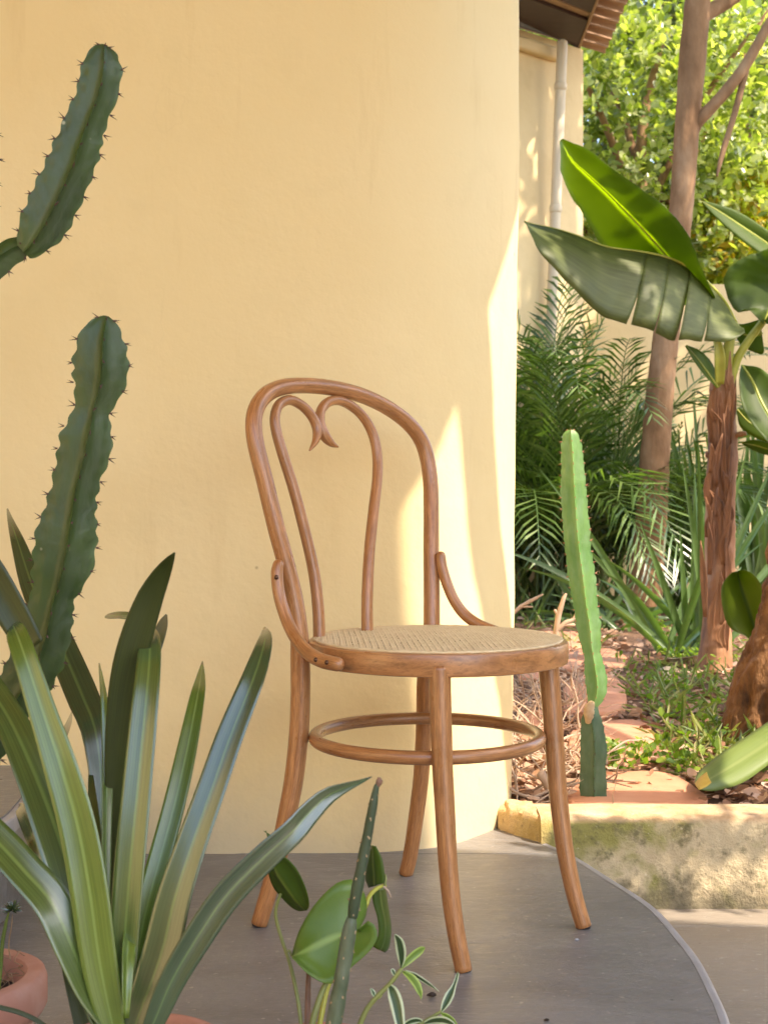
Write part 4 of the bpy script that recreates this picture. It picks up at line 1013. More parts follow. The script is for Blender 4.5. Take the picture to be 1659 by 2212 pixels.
def make_seedling():
    root = empty('grass_seedling', (potA.x + .06, potA.y - .02, potA.z - .03), 'thin grass blades growing out of the terracotta pot', 'plant')
    def bl(L, mat, Y, tw=0):
        q = [(*at(x, y, Y), w * Y / FPX) for x, y, w in L]; mb = MB(); strap(mb, q, 18, 2, tw, .3); mb.build('blade', mat, root, solid=.0006)
    bl([(-6,2170,7),(2,2100,8),(6,2040,8),(14,1995,7),(22,1962,2)], M['strap_b'], 1.55)
    bl([(-40,2165,8),(0,2176,10),(45,2188,10),(90,2210,9),(140,2250,4)], M['strap_d'], 1.43)
    bl([(24,2075,2),(20,2040,2),(26,2000,2),(28,1975,1)], M['roots'], 1.56)
    mb = MB()
    for i in range(40):
        a = random.uniform(0, 6.28); e = random.uniform(-.3, 1.3); d = Vector((math.cos(a) * math.cos(e), math.sin(a) * math.cos(e), math.sin(e))); p = at(28, 1966, 1.55)
        q = [(*(p + d * .001), .0015), (*(p + d * .006), .002), (*(p + d * random.uniform(.008, .014)), .0004)]; strap(mb, q, 5, 1, random.uniform(-60, 60), .1)
    o = mb.build('tuft', M['strap_c'], root)
make_seedling()

# crumbs on the slate
for k, (x, y, s, lab) in enumerate(((932, 2154, .0055, 'dark crumb on the slate left of the front chair leg'), (1180, 2206, .003, 'tiny crumb at the bottom edge of the slate'), (1245, 2010 + 22, .003, 'pale paint chip beside the right front chair foot'))):
    p = ground_at(x, y); mb = MB(); tube(mb, [(p.x - s, p.y, s * .5, s * .35), (p.x, p.y, s * .6, s * .62), (p.x + s, p.y + s * .3, s * .5, s * .3)], 10, 8, wob=.8, seed=k)
    tag(mb.build('floor_crumb', M['soil'] if k != 2 else M['trim']), lab, 'crumb')

# ================================================================== GARDEN
def foliage(n, c, rad, shell=.35):
    """random points in an ellipsoid, denser to the outside, in uneven clumps"""
    d = rng.normal(size=(n, 3)); d /= np.linalg.norm(d, axis=1, keepdims=True)
    r = rng.uniform(shell, 1, size=(n, 1)) ** .5
    return np.array(c) + d * r * np.array(rad), d

def rosettes(cent, axis, per, size, spread=.9):
    n = len(cent); P = np.repeat(cent, per, 0); A = np.repeat(axis, per, 0)
    D = A * .8 + rng.normal(size=P.shape) * spread; D /= np.linalg.norm(D, axis=1, keepdims=True)
    P = P + D * size * .15 + rng.normal(size=P.shape) * size * .35
    nr = A + rng.normal(size=P.shape) * .5 + np.array([0, 0, .4])
    return P, D, size * rng.uniform(.45, 1.45, len(P)), nr

def tree_wood(mb, path, n, k, wob=.12, seed=0): tube(mb, path, n, k, wob=wob, seed=seed)

def bark_tube(mb, pts, n, k, amp, seed=0):
    C = catmull(pts, n); P = [Vector(c[:3]) for c in C]; F = frames(P); rows = []; L = 0
    for i in range(n):
        if i: L += (P[i] - P[i-1]).length
        T, Nn, B = F[i]; r = []
        for j in range(k):
            a = 2 * math.pi * j / k; d = Nn * math.cos(a) + B * math.sin(a); ru = C[i][3]
            q = Vector((math.cos(a) * ru * 1.0, math.sin(a) * ru, L * .34))
            h = 1 - abs(noise.noise(q * 27 + Vector((seed, 0, 0)))) * 2.6; h2 = 1 - abs(noise.noise(q * 85 + Vector((seed, 7, 0)))) * 2; h3 = noise.noise(q * 9)
            lobes = .10 * math.cos(a * 3 + 1.3) * math.exp(-L * 3)
            r.append(P[i] + d * (ru * (1 + .04 * h3 + lobes * .5) + amp * (.7 * h + .35 * h2)))
        rows.append(r)
    mb.grid(n, k, rows, lambda i, j: (i, j), True)
def make_tall_tree():
    Y = 6.9; k = Y / FPX / 2
    root = empty('tall_tree', ground_at(1388, 1345, .03), 'tall slender tree with smooth brown trunk and forked branches', 'tree')
    tr = [(1372,1362,118),(1380,1335,92),(1392,1290,76),(1400,1200,68),(1410,1050,64),(1425,850,58),(1441,700,54),(1470,450,50),(1485,250,52),(1497,100,56),(1506,0,54),(1516,-150,50),(1500,-420,44),(1520,-700,36)]
    mb = MB(); bark_tube(mb, [(*at(x, y, Y), w * k) for x, y, w in tr], 260, 30, .0035, 5); mb.build('trunk', M['barktall'], root)
    for L, dY in (([(1496,285,26),(1510,258,28),(1545,222,26),(1600,155,24),(1650,70,22),(1720,-60,20),(1800,-250,14)], -.1), ([(1506,40,40),(1540,20,34),(1590,-10,30),(1680,-90,26),(1800,-220,18)], .15), ([(1512,-120,30),(1440,-260,26),(1330,-380,18),(1230,-480,10)], .1), ([(1618,120,16),(1590,230,14),(1560,330,12),(1548,380,5)], -.15)):
        n = len(L); mb = MB(); tube(mb, [(*at(x, y, Y + dY * i / (n - 1)), w * k) for i, (x, y, w) in enumerate(L)], 40, 10, wob=.12, seed=3); mb.build('branch', M['barktall'], root)
    cl, ax = foliage(700, (2.9, 6.6, 4.85), (2.9, 1.8, 1.0))
    P, D, S, nr = rosettes(cl, ax, 11, .15); leaf_cloud('crown', P, D, S, M['treeleaf'], root, .9, nr)
make_tall_tree()

def make_right_tree():
    Y = 3.75; k = Y / FPX / 2
    root = empty('rough_tree', ground_at(1640, 1600, .02), 'leaning tree with rough orange-brown bark at the right edge', 'tree')
    tr = [(1640,1650,170),(1640,1600,144),(1652,1540,138),(1664,1480,132),(1686,1420,126),(1704,1360,120),(1716,1280,114),(1732,1120,106),(1790,800,90),(1830,400,80),(1850,0,70),(1880,-400,50)]
    mb = MB(); bark_tube(mb, [(*at(x, y, Y), w * k) for x, y, w in tr], 420, 96, .019); mb.build('trunk', M['barkrough'], root)
    cl, ax = foliage(220, (2.55, 3.45, 3.3), (.85, .8, .6)); P, D, S, nr = rosettes(cl, ax, 10, .12); leaf_cloud('crown', P, D, S, M['treeleaf'], root, .9, nr)
    # low leafy bough added unseen over the paving to shade the kerb, gaps shaped for sun patches
    f = at(1786, 820, Y); mb = MB(); tube(mb, [(*f, .03), (1.45, 3.0, 1.35), ] and [(*f, .03), (1.55, 3.1, 1.35, .024), (1.75, 2.5, 1.55, .016), (1.75, 2.1, 1.6, .006)], 30, 8, wob=.15); mb.build('bough', M['barkrough'], root)
    n = 1500; kx = rng.uniform(.26, 1.25, n); kz = rng.uniform(-.16, .055, n); t = rng.uniform(1.75, 2.25, n)
    pos = np.stack([kx, np.full(n, 2.785), kz], 1)
    w1 = ((kx - .70) / .26) ** 2 + ((kz + .068) / .088) ** 2 < 1
    w2 = (kx < .38) & (kz > -.02)
    keep = ~(w1 | w2) & ~((kx > .9) & (rng.uniform(size=n) < .4))
    pos = (pos + np.array(to_sun) * t[:, None])[keep]
    D = rng.normal(size=pos.shape); leaf_cloud('bough_shade_leaves', pos, D, rng.uniform(.035, .06, len(pos)), M['treeleaf'], root, .9)
make_right_tree()

def make_banana():
    Y = 5.2; k = Y / FPX / 2
    root = empty('banana_plant', ground_at(1545, 1448, .025), 'banana plant with shaggy brown stem and broad green leaves', 'banana plant')
    st = [(1543,1458,84),(1545,1425,72),(1548,1350,58),(1553,1250,62),(1554,1150,60),(1556,1050,58),(1560,980,60),(1560,900,54),(1561,840,52),(1563,800,42)]
    mb = MB(); bark_tube(mb, [(*at(x, y, Y), w * k) for x, y, w in st], 200, 36, .006, 9); mb.build('stem', M['bananabark'], root)
    # peeling dry sheaths
    for i in range(48):
        t = random.uniform(.05, .95); y = 1440 - t * 600; x = 1547 + 13 * t + random.choice((-1, 1)) * random.uniform(8, 27); p = at(x, y, Y - .035 - random.uniform(0, .025)); l = random.uniform(.08, .28)
        q = [(*p, .014), (*(p + Vector((random.uniform(-.014, .014), -.006, l * .5))), .026), (*(p + Vector((random.uniform(-.026, .026), -.02, l))), .003)]
        mb = MB(); strap(mb, q, 8, 2, random.uniform(-30, 30), .4); mb.build('sheath', M['bananabark'], root, solid=.002)
    for L in ([(1556,982,.0),(1540,988,6),(1529,984,9),(1526,976,3)], [(1575,945,0),(1590,940,9),(1606,937,9),(1610,940,3)]):
        mb = MB(); tube(mb, [(*at(x, y, Y - .03), max(.004, w * .0011)) for x, y, w in L], 12, 8, wob=.3); mb.build('dry_stub', M['bananabark'], root)
    # petioles
    for L, w in (([(1552,835),(1552,790),(1550,745),(1520,640)], 20), ([(1567,835),(1570,780),(1575,735),(1580,690)], 26), ([(1575,830),(1592,775),(1620,730),(1650,690),(1680,640)], 20)):
        n = len(L); mb = MB(); tube(mb, [(*at(x, y, Y - .02), w * k * (1 - .3 * i / n)) for i, (x, y) in enumerate(L)], 24, 10); mb.build('petiole', M['petiole'], root)
    def px(L, Y0, Y1=None): 
        n = len(L); Y1 = Y0 if Y1 is None else Y1
        return [at(x, y, Y0 + (Y1 - Y0) * i / (n - 1)) for i, (x, y) in enumerate(L)]
    def leaf(l, m_, r, mat, yl, ym, yr, bul=.04, rip=.05, nm=5, midw=.006, seed=0):
        mb = MB(); blade(mb, px(l, *yl), px(m_, *ym), px(r, *yr), 30, nm, bul, ripple=rip, seed=seed); o = mb.build('leaf', mat, root, solid=.0012)
        C = px(m_, *ym); n = len(C); mb = MB(); tube(mb, [(*p, midw * (1 - .75 * i / (n - 1))) for i, p in enumerate(C)], 26, 8); mb.build('midrib', M['petiole'], o)
        return o
    # A: upper leaf with the light behind it
    leaf([(1545,640),(1512,575),(1490,515),(1450,462),(1400,420),(1340,378),(1285,335),(1240,310),(1214,300)],
         [(1548,660),(1500,620),(1455,570),(1410,518),(1360,465),(1310,415),(1270,378),(1235,345),(1214,302)],
         [(1535,690),(1465,650),(1400,612),(1338,572),(1292,518),(1256,458),(1226,410),(1210,358),(1213,305)], M['banana'], (5.0, 4.62), (5.16, 4.74), (5.3, 4.86), .03, .03)
    # B: drooping leaf: rear half thin over the ridge, front half hanging in torn strips
    ridge = [(1592,705),(1566,655),(1535,618),(1490,580),(1440,556),(1380,543),(1310,533),(1250,510),(1200,494),(1150,484),(1132,480)]
    low = [(1598,722),(1562,742),(1500,742),(1470,737),(1440,738),(1400,718),(1330,698),(1290,680),(1220,610),(1160,545),(1140,508)]
    RC = catmull([tuple(p) for p in px(ridge, 5.12, 4.80)], 64); LC = catmull([tuple(p) for p in px(low, 5.0, 4.72)], 64)
    cuts = [0, 12, 19, 25, 31, 64]
    leafB = None
    for a, b in zip(cuts[:-1], cuts[1:]):
        mb = MB(); rows = []; b2 = min(b, 63)
        for i in range(a, b2 + 1):
            r = []; e = (i - a) / max(1, b2 - a)
            for j in range(9):
                t = j / 8; p = Vector(RC[i]).lerp(Vector(LC[i]), t); sq = 1 - .10 * t * t
                c = Vector(LC[(a + b2) // 2]); p = p + (c - Vector(LC[i])) * (.07 * max(0, t - .55) ** 1.2 * 2.6) + Vector((0, -.07 * math.sin(t * math.pi * .6) - .02 * t * math.cos(a * 2.1), 0))
                p += Vector((0, .015 * t * noise.noise(Vector((i * .25, t * 2, 0))), -.018 * t * noise.noise(Vector((a * 1.7, 5, 0)))))
                r.append(p)
            rows.append(r)
        mb.grid(len(rows), 9, rows, lambda i, j: (.5 + j / 16, i / len(rows)))
        if leafB is None: leafB = mb.build('leaf', M['banana_old'], root, solid=.0012)
        else: mb.build('leaf_strip', M['banana_old'], leafB, solid=.0012)
    mb = MB(); rows = []
    for i in range(64):
        p = Vector(RC[i]); w = .13 * math.sin(math.pi * min(1, (i + 4) / 67)) ** .6
        rows.append([p + Vector((0, w * t, -.010 * t + .012 * math.sin(t * 2.2))) for t in (0, .33, .66, 1)])
    mb.grid(64, 4, rows, lambda i, j: (j / 8, i / 64)); mb.build('rear_half', M['banana'], leafB, solid=.0012)
    mb = MB(); tube(mb, [(*Vector(c), .008 * (1 - .8 * i / 63)) for i, c in enumerate(RC)], 50, 8); mb.build('midrib', M['petiole'], leafB)
    # C: right-hand leaf, cut by the frame
    leaf([(1648,700),(1614,668),(1590,674),(1572,645),(1564,596),(1602,560),(1680,535),(1780,540)],[(1650,692),(1670,655),(1690,630),(1715,610),(1745,595),(1770,580),(1800,565)],[(1655,700),(1700,690),(1740,680),(1770,665),(1790,645),(1805,620),(1810,580)], M['banana'], (5.1, 5.1), (5.15, 5.2), (5.1, 5.0), .05, .06)
    leaf([(1640,690),(1600,700),(1570,690),(1568,675)],[(1645,720),(1620,725),(1595,715),(1574,690)],[(1650,760),(1640,765),(1600,745),(1580,705)], M['banana'], (5.2, 5.25), (5.22, 5.25), (5.2, 5.25), .03, .05, 4)
    # D: dark leaf higher on the right
    leaf([(1760,560),(1690,520),(1640,485),(1590,455),(1545,440),(1516,434)],[(1760,590),(1690,550),(1640,515),(1595,485),(1550,455),(1516,435)],[(1750,630),(1690,585),(1640,548),(1595,515),(1545,470),(1516,437)], M['banana'], (5.6, 5.5), (5.62, 5.5), (5.55, 5.5), .04, .02)
    # E: lower right leaves
    leaf([(1600,792),(1596,820),(1604,880),(1640,935),(1700,990),(1740,1010)],[(1602,790),(1625,825),(1645,870),(1680,930),(1715,980),(1742,1012)],[(1606,788),(1650,800),(1690,850),(1720,910),(1745,970),(1744,1013)], M['banana'], (5.2, 4.95), (5.25, 5.0), (5.25, 5.0), -.05, .03)
    leaf([(1590,890),(1600,925),(1640,950),(1680,960)],[(1592,885),(1615,910),(1650,930),(1685,955)],[(1596,880),(1625,890),(1660,910),(1690,950)], M['banana'], (5.3, 5.3), (5.3, 5.3), (5.3, 5.3), .03, .03, 3, .003)
    leaf([(1604,955),(1630,950),(1665,958),(1720,975)],[(1602,957),(1630,962),(1665,972),(1722,985)],[(1602,959),(1630,975),(1665,985),(1722,990)], M['banana'], (5.1, 5.1), (5.12, 5.1), (5.1, 5.1), .03, .02, 3, .003)
    # G: small glossy leaf left of the stem top
    leaf([(1548,838),(1520,810),(1495,775),(1480,748)],[(1549,836),(1528,805),(1504,772),(1481,746)],[(1550,830),(1540,790),(1515,760),(1482,745)], M['banana'], (5.1, 5.0), (5.12, 5.02), (5.14, 5.05), .05, .0, 3, .004)
    # yellow-green fresh leaf bases
    mb = MB(); strap(mb, [(*at(1553, 830, 5.12), .03), (*at(1553, 780, 5.1), .04), (*at(1550, 745, 5.1), .03), (*at(1548, 730, 5.1), .004)], 12, 3, 20, .4); mb.build('leaf_base', M['petiole'], root, solid=.003)
make_banana()

def make_single_leaf_plants():
    # upright lime leaf before the rough trunk
    c = ground_at(1645, 1560, .02)
    root = empty('lime_leaf_plant', at(1642, 1450, 3.95), 'upright lime-green leaf standing behind the rough orange trunk', 'plant')
    Y = 3.95
    mb = MB(); P = lambda L, d=0: [at(x, y, Y + d) for x, y in L]
    blade(mb, P([(1640,1412),(1615,1378),(1575,1355),(1560,1312),(1558,1268),(1576,1240),(1590,1234)], -.02), P([(1641,1412),(1634,1375),(1624,1340),(1610,1300),(1600,1268),(1595,1248),(1592,1234)], .03), P([(1642,1412),(1654,1375),(1656,1330),(1652,1285),(1635,1250),(1612,1232),(1594,1233)], -.02), 20, 5, .03)
    mb.build('leaf', M['lime_leaf'], root, solid=.001)
    mb = MB(); tube(mb, [(*at(1641, 1410, Y), .004), (*at(1646, 1450, Y), .0045), (*at(1648, 1520, Y), .005), (*at(1650, 1580, Y), .005)], 16, 8); mb.build('stalk', M['stemgreen'], root)
    # big fallen blade lying against the trunk
    root = empty('fallen_leaf', ground_at(1520, 1700, .03), 'large fallen green blade with yellow tip lying by the kerb', 'leaf')
    P = lambda L, a, b: [at(x, y, a + (b - a) * i / (len(L) - 1)) for i, (x, y) in enumerate(L)]
    mb = MB(); blade(mb, P([(1500,1692),(1508,1668),(1560,1625),(1610,1592),(1670,1552),(1760,1500)], 3.08, 3.36), P([(1503,1700),(1535,1682),(1580,1655),(1630,1624),(1690,1585),(1770,1535)], 3.03, 3.30), P([(1508,1706),(1548,1708),(1605,1690),(1655,1655),(1715,1615),(1780,1570)], 3.00, 3.26), 24, 4, -.04)
    mb.build('blade', M['fallen'], root, solid=.0015)
    mb = MB(); blade(mb, P([(1500,1693),(1512,1678),(1526,1668)], 3.055, 3.07), P([(1504,1700),(1518,1688),(1530,1680)], 3.01, 3.03), P([(1509,1706),(1524,1700),(1536,1690)], 2.985, 3.00), 8, 2); mb.build('yellow_tip', M['yellow_scar'], root, solid=.001)
    # dry curled leaf and pale scrap near the banana stem
    root = empty('dry_leaf', ground_at(1480, 1420, .03), 'pale dry curled leaf on the soil left of the banana stem', 'leaf')
    mb = MB(); strap(mb, [(*ground_at(1432,1418,.06), .01), (*ground_at(1450,1424,.05), .05), (*ground_at(1490,1420,.06), .06), (*ground_at(1530,1414,.05), .04)], 14, 3, 60, .5); mb.build('curled_blade', M['dry_leaf'], root, solid=.002)
    mb = MB(); blade(mb, [ground_at(1424,1444,.05), ground_at(1436,1440,.07), ground_at(1452,1440,.06)], [ground_at(1424,1454,.05), ground_at(1440,1452,.06), ground_at(1456,1450,.05)], [ground_at(1426,1466,.04), ground_at(1440,1468,.05), ground_at(1456,1464,.04)], 8, 3, .2)
    tag(mb.build('leaf_scrap', M['dry_leaf'], solid=.002), 'bright pale leaf scrap on the soil before the curled leaf', 'leaf')
make_single_leaf_plants()

# ---- palms
def frond(mb, base, d0, L, droop, nl=34, ll=.30, w=.020):
    """rachis as a tube, leaflets as folded blades"""
    up = Vector((0, 0, 1)); d0 = d0.normalized(); pts = [base]; d = d0.copy(); n = 16; st = L / n
    for i in range(n):
        d = (d + Vector((0, 0, -droop * (i / n) ** 1.1 / n * 3))).normalized(); pts.append(pts[-1] + d * st)
    tube(mb, [(*p, .008 * (1 - .8 * i / n)) for i, p in enumerate(pts)], 0, 5, caps=False)
    C = catmull([tuple(p) for p in pts], nl * 2)
    for i in range(int(nl * .35), nl * 2 - 1):
        t = i / (nl * 2); p = Vector(C[i]); tg = (Vector(C[min(i+1, nl*2-1)]) - Vector(C[i-1])).normalized()
        side = tg.cross(up); side = side.normalized() if side.length > .01 else Vector((1, 0, 0)); nn = side.cross(tg)
        s = 1 if i % 2 else -1
        l = ll * math.sin(math.pi * min(1, .18 + .82 * t) ** .8) ** .6 * random.uniform(.85, 1.1)
        dr = (tg * random.uniform(.75, .9) + side * s * random.uniform(.62, .75) + nn * random.uniform(.12, .3)).normalized(); q = len(mb.v)
        a = p + dr * (l * .5) + Vector((0, 0, -.01)); e = p + dr * l + Vector((0, 0, -random.uniform(.18, .36) * l)); wv = tg * w * .5
        mb.v += [tuple(p - wv * .3), tuple(p + wv * .3), tuple(a + wv + nn * .003), tuple(a - wv + nn * .003), tuple(e)]
        mb.cap((q, q + 1, q + 2, q + 3)); mb.cap((q + 3, q + 2, q + 4))
def make_palm(x, y, nf, label, Lr, seed, dirs, spread=.10, ll=.30):
    random.seed(seed); b = ground_at(x, y, .03); root = empty('feather_palm', b, label, 'palm')
    for i in range(nf):
        az, el = dirs(i, nf); d = Vector((math.cos(az) * math.cos(el), math.sin(az) * math.cos(el), math.sin(el))); L = random.uniform(*Lr)
        s = b + Vector((random.uniform(-spread, spread), random.uniform(-spread, spread), 0)); mb = MB()
        frond(mb, s, d, L, random.uniform(1.0, 2.2), 40, ll); mb.build('frond', M['palm'], root, smooth=False)
    for i in range(5):
        s = b + Vector((random.uniform(-.1, .1), random.uniform(-.1, .1), -.02)); mb = MB(); tube(mb, [(*s, .022), (*(s + Vector((random.uniform(-.05, .05), 0, .3))), .018), (*(s + Vector((random.uniform(-.1, .1), 0, .55))), .012)], 12, 8); mb.build('cane_stem', M['palm_stem'], root)
def fan(i, n): return random.uniform(0, 6.283), R(random.uniform(48, 86))
make_palm(1160, 1325, 44, 'dense feather palm in the shade beside the wall edge', (1.5, 2.35), 11, fan, .22, .42)
make_palm(1275, 1330, 36, 'feather palm with arching fronds left of the tall trunk', (1.2, 1.95), 12, fan, .2, .38)
make_palm(1440, 1318, 14, 'small feather palm behind the tall tree trunk', (.8, 1.25), 13, fan, .1, .24)

# ---- strap-leaved clumps in the garden
def make_clump(x, y, n, label, Lr, seed, lean, w=.028, mat='flax', name='flax_clump', spread=.1, droop=.35):
    random.seed(seed); b = ground_at(x, y, .03); root = empty(name, b, label, 'plant')
    for i in range(n):
        az = random.uniform(0, 6.283); el = R(random.uniform(*lean)); d = Vector((math.cos(az) * math.cos(el), math.sin(az) * math.cos(el) * .7, math.sin(el))); L = random.uniform(*Lr)
        p = b + Vector((random.uniform(-spread, spread), random.uniform(-spread, spread), -.01)); q = []
        for s in range(6):
            t = s / 5; pp = p + d * (L * t) + Vector((0, 0, -droop * L * t * t * math.cos(el))); q.append((*pp, w * (1 - t ** 3) * (.6 + .8 * t * (1 - t) * 2) + .001))
        mb = MB(); strap(mb, q, 14, 2, random.uniform(-40, 40), .3); mb.build('blade', M[mat], root)
make_clump(1475, 1415, 34, 'arching flax-like clump between tall trunk and banana stem', (.55, 1.05), 21, (38, 82), .030)
make_clump(1610, 1335, 30, 'tall upright reed-like blades right of the banana stem', (.8, 1.25), 22, (74, 88), .034, spread=.22, droop=.1, name='reed_clump')
make_clump(1690, 1330, 26, 'tall upright reed-like blades at the right picture edge', (.8, 1.2), 23, (74, 88), .034, spread=.25, droop=.1, name='reed_clump')
make_clump(1165, 1345, 40, 'fine grassy clump at the foot of the wall edge', (.25, .5), 24, (20, 75), .010, name='grass_clump', spread=.25)
make_clump(1330, 1352, 26, 'dark low strap clump left of the trunk foot', (.3, .6), 25, (20, 60), .026, spread=.2, name='strap_clump')

# ---- shrubs and trees beyond the wall
def make_shrub(name, label, c, rad, ncl, per, size, mat, trunk=True, group=None):
    base = Vector((c[0], c[1], .05)); root = empty(name, base, label, 'tree', group)
    cl, ax = foliage(ncl, c, rad, .2); P, D, S, nr = rosettes(cl, ax * .5 + np.array([.25, -.35, .6]), per, size); leaf_cloud('crown', P, D, S, M[mat], root, .95, nr)
    mb = MB(); tube(mb, [(*base, .09), (c[0] + .1, c[1], c[2] * .5, .07), (c[0], c[1], c[2], .04), (c[0] + .2, c[1] + .1, c[2] + rad[2] * .7, .015)], 30, 10, wob=.15); tr = mb.build('trunk', M['barktall'], root)
    for i in range(9):
        a = random.uniform(0, 6.28); s = Vector((c[0], c[1], c[2] * random.uniform(.4, 1))); e = Vector(c) + Vector((math.cos(a) * rad[0] * .85, math.sin(a) * rad[1] * .85, random.uniform(-.5, .8) * rad[2])); m_ = s.lerp(e, .5) + Vector((0, 0, .12))
        mb = MB(); tube(mb, [(*s, .03), (*m_, .022), (*e, .006)], 16, 6, wob=.15); mb.build('limb', M['barktall'], root)
random.seed(5)
make_shrub('broadleaf_shrub', 'sunlit yellow-green shrub rising beside the tiled eave', (1.75, 9.8, 2.95), (1.05, .75, 1.35), 1300, 11, .066, 'shrubleaf')
make_shrub('broadleaf_shrub', 'sunlit shrub with yellowing leaves above the garden wall', (2.75, 10.0, 2.15), (1.15, .7, .75), 850, 11, .066, 'yellowleaf')
make_shrub('broadleaf_shrub', 'loose pale shrub behind the tall trunk branches', (3.1, 10.9, 3.5), (1.0, .8, 1.2), 700, 10, .066, 'shrubleaf')
for k, (c, rad, lab) in enumerate((((2.0, 14.0, 3.4), (2.6, 1.2, 3.0), 'dark far tree behind the yellow-green shrub'), ((5.2, 14.5, 3.2), (2.6, 1.2, 3.4), 'grey-green far tree at the upper right corner'), ((3.6, 17.5, 4.2), (4.5, 1.5, 4.6), 'hazy farthest tree filling the gap between the others'))):
    make_shrub('background_tree', lab, c, rad, 1900, 10, .15, 'farleaf', group=None)

def make_shade_hedge():  # unseen hedge added to cut low light from the right
    root = empty('hedge', (4.2, 1.2, -.1), 'unseen leafy hedge added on the right to dim the low sky light', 'hedge')
    n = 9000; P = np.stack([3.5 + rng.uniform(0, 1.3, n), rng.uniform(-2.6, 4.6, n), rng.uniform(0, 1, n) ** .8 * 2.3 + .0], 1); P[:, 0] += .25 * np.sin(P[:, 1] * 3.1)
    leaf_cloud('foliage', P, rng.normal(size=P.shape), rng.uniform(.10, .2, n), M['treeleaf'], root, 1.0)
    for y in (-2, -1, 0, 1, 2, 3, 4):
        mb = MB(); tube(mb, [(4.1, y, -.15, .05), (4.15, y + .1, 1.2, .035), (4.1, y, 2.4, .015)], 12, 8, wob=.15); mb.build('trunk', M['barktall'], root)
make_shade_hedge()

# ---- ground cover, litter, twigs
def scatter(n, poly, z=.035):
    pts = []; xs = [p[0] for p in poly]; ys = [p[1] for p in poly]
    while len(pts) < n:
        x, y = random.uniform(min(xs), max(xs)), random.uniform(min(ys), max(ys)); ins = False; j = len(poly) - 1
        for i in range(len(poly)):
            if (poly[i][1] > y) != (poly[j][1] > y) and x < (poly[j][0] - poly[i][0]) * (y - poly[i][1]) / (poly[j][1] - poly[i][1]) + poly[i][0]: ins = not ins
            j = i
        if ins:
            p = ground_at(x, y, z)
            if p.y > 2.97: pts.append(p)
    return pts
def inside(x, y, poly):
    ins = False; j = len(poly) - 1
    for i in range(len(poly)):
        if (poly[i][1] > y) != (poly[j][1] > y) and x < (poly[j][0] - poly[i][0]) * (y - poly[i][1]) / (poly[j][1] - poly[i][1]) + poly[i][0]: ins = not ins
        j = i
    return ins
def off_stones(L, keep):
    out = []
    for p in L:
        x = 829.5 + p.x / p.y * FPX; y = HZ + (CAMH - p.z) / p.y * FPX
        if not any(inside(x, y, q) for q in STONES) or random.random() < keep: out.append(p)
    return out
def np3(L): return np.array([tuple(p) for p in L])
random.seed(9)
lit = scatter(4200, [(1110, 1738), (1110, 1335), (1760, 1335), (1760, 1738)], .030)
lit = off_stones(lit, .10)
P = np3(lit); P[:, 2] += rng.uniform(-.006, .012, len(P)); D = rng.normal(size=P.shape) * np.array([1, 1, .22]); nr = rng.normal(size=P.shape) * .45 + np.array([0, 0, 1])
tag(leaf_cloud('leaf_litter', P, D, rng.uniform(.014, .05, len(P)), M['litter'], None, .9, nr), 'dry brown and pinkish leaf litter over the soil', 'leaf litter', kind='stuff')
cov = scatter(125, [(1330, 1450), (1430, 1400), (1660, 1400), (1660, 1560), (1560, 1640), (1470, 1690), (1440, 1640), (1420, 1560), (1350, 1530)], .03) + scatter(60, [(1300, 1640), (1440, 1640), (1520, 1690), (1310, 1668)], .03) + scatter(110, [(1400, 1330), (1560, 1330), (1540, 1430), (1420, 1440)], .03) + scatter(60, [(1295, 1590), (1320, 1590), (1330, 1660), (1296, 1660)], .03)
cov = off_stones(cov, .1); cen = np3(cov); h = rng.uniform(.005, .05, len(cen)); cen[:, 2] += h
P, D, S, nr = rosettes(cen, np.tile([[0, -.1, 1.0]], (len(cen), 1)), 5, .020, 1.0)
tag(leaf_cloud('ground_cover', P, D, S, M['cover'], None, 1.0, nr), 'low bright green ground cover between the stepping stones and trees', 'ground cover', kind='stuff')
gr = scatter(900, [(1330, 1440), (1660, 1400), (1660, 1690), (1480, 1700), (1420, 1600)], .025) + scatter(260, [(1115, 1440), (1300, 1400), (1300, 1350), (1115, 1350)], .025)
gr = off_stones(gr, .1); P = np3(gr); D = rng.normal(size=P.shape) * np.array([1, 1, .3]) + np.array([0, 0, .45])
tag(leaf_cloud('grass', P, D, rng.uniform(.04, .13, len(P)), M['grassblade'], None, .10), 'thin grass and weed blades over the garden soil', 'grass', kind='stuff')

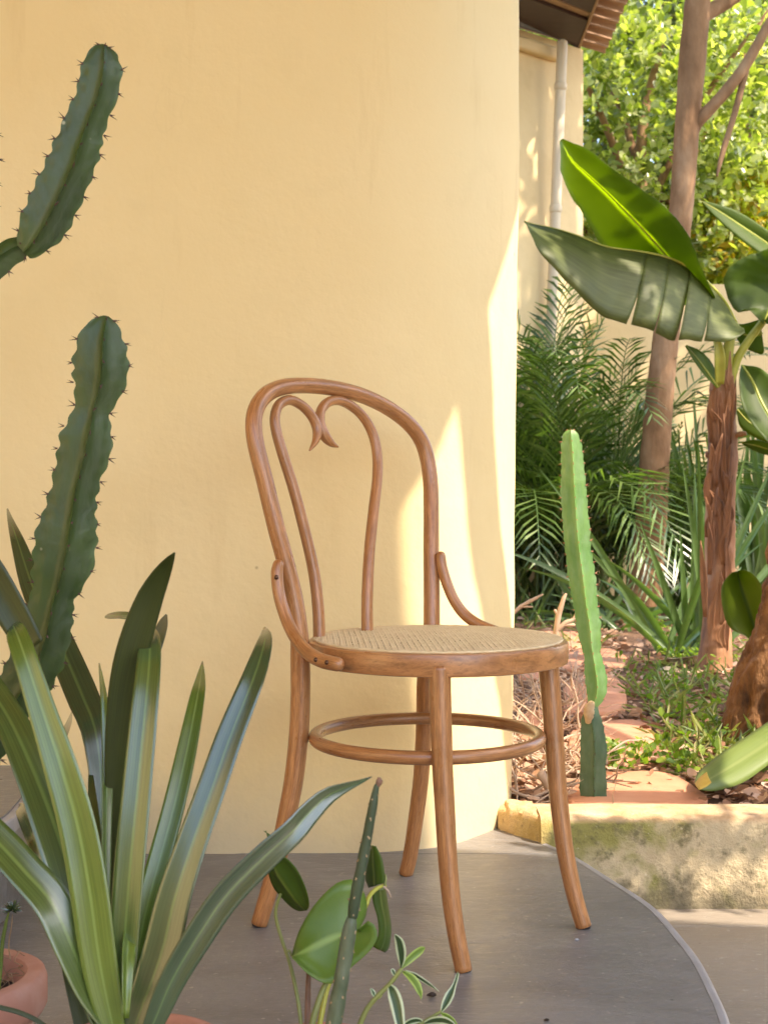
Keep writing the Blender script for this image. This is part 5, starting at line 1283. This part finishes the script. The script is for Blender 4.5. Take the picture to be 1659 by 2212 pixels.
def twig(mb, p, d, L, r, depth=2):
    q = [(*p, r)]; pts = [p.copy()]; n = 5
    for i in range(n):
        d = (d + Vector((random.uniform(-.35, .35), random.uniform(-.35, .35), random.uniform(-.3, .3)))).normalized(); p = p + d * L / n; p.z = max(p.z, .035)
        q.append((*p, r * (1 - .14 * (i + 1)))); pts.append(p.copy())
    tube(mb, q, 14, 6, wob=.2)
    if depth:
        for i in (2, 3, 4):
            if random.random() < .75:
                dd = (d + Vector((random.uniform(-1, 1), random.uniform(-1, 1), random.uniform(-.4, .9)))).normalized(); twig(mb, pts[i], dd, L * random.uniform(.4, .65), r * .6, depth - 1)
random.seed(17); mb = MB()
for p in scatter(70, [(1108, 1735), (1108, 1470), (1180, 1460), (1225, 1560), (1232, 1735)], .035) + scatter(26, [(1225, 1735), (1230, 1400), (1290, 1400), (1250, 1735)], .035):
    a = random.uniform(0, 6.28); twig(mb, p, Vector((math.cos(a), math.sin(a) * .6, random.uniform(0, .9))), random.uniform(.10, .24), random.uniform(.0018, .0042), 1)
tag(mb.build('twig_litter', M['twig']), 'tangle of dry pale twigs on the soil beside the wall', 'twigs', kind='stuff')
def branch(path, label, Y, r):
    mb = MB(); 
    for L in path: tube(mb, [(*at(x, y, Y), r * w) for x, y, w in L], 20, 8, wob=.2)
    tag(mb.build('dry_branch', M['twig']), label, 'branch')
branch([[(1203,1420,1.2),(1201,1370,1.1),(1206,1330,1),(1216,1296,.8),(1222,1283,.4)], [(1202,1362,1),(1222,1345,.9),(1238,1338,.7),(1246,1322,.5)], [(1206,1330,.8),(1198,1318,.5)], [(1215,1350,.8),(1240,1350,.6)]], 'forked dry branch standing left of the green cactus', 3.5, .0068)
branch([[(1108,1325,1.0),(1125,1310,1),(1148,1297,.9),(1172,1284,.5)], [(1125,1310,.8),(1150,1311,.4)]], 'short dry branch poking out beside the wall edge', 4.2, .006)
branch([[(1290,1600,1.0),(1303,1622,1),(1309,1650,.8)]], 'pale dry stick leaning beside the cactus base', 3.06, .004)
branch([[(1168,1672,1.4),(1180,1690,1.4),(1196,1712,1.3),(1206,1728,1.2)]], 'short cut stick lying on the soil near the wall', 3.05, .0075)
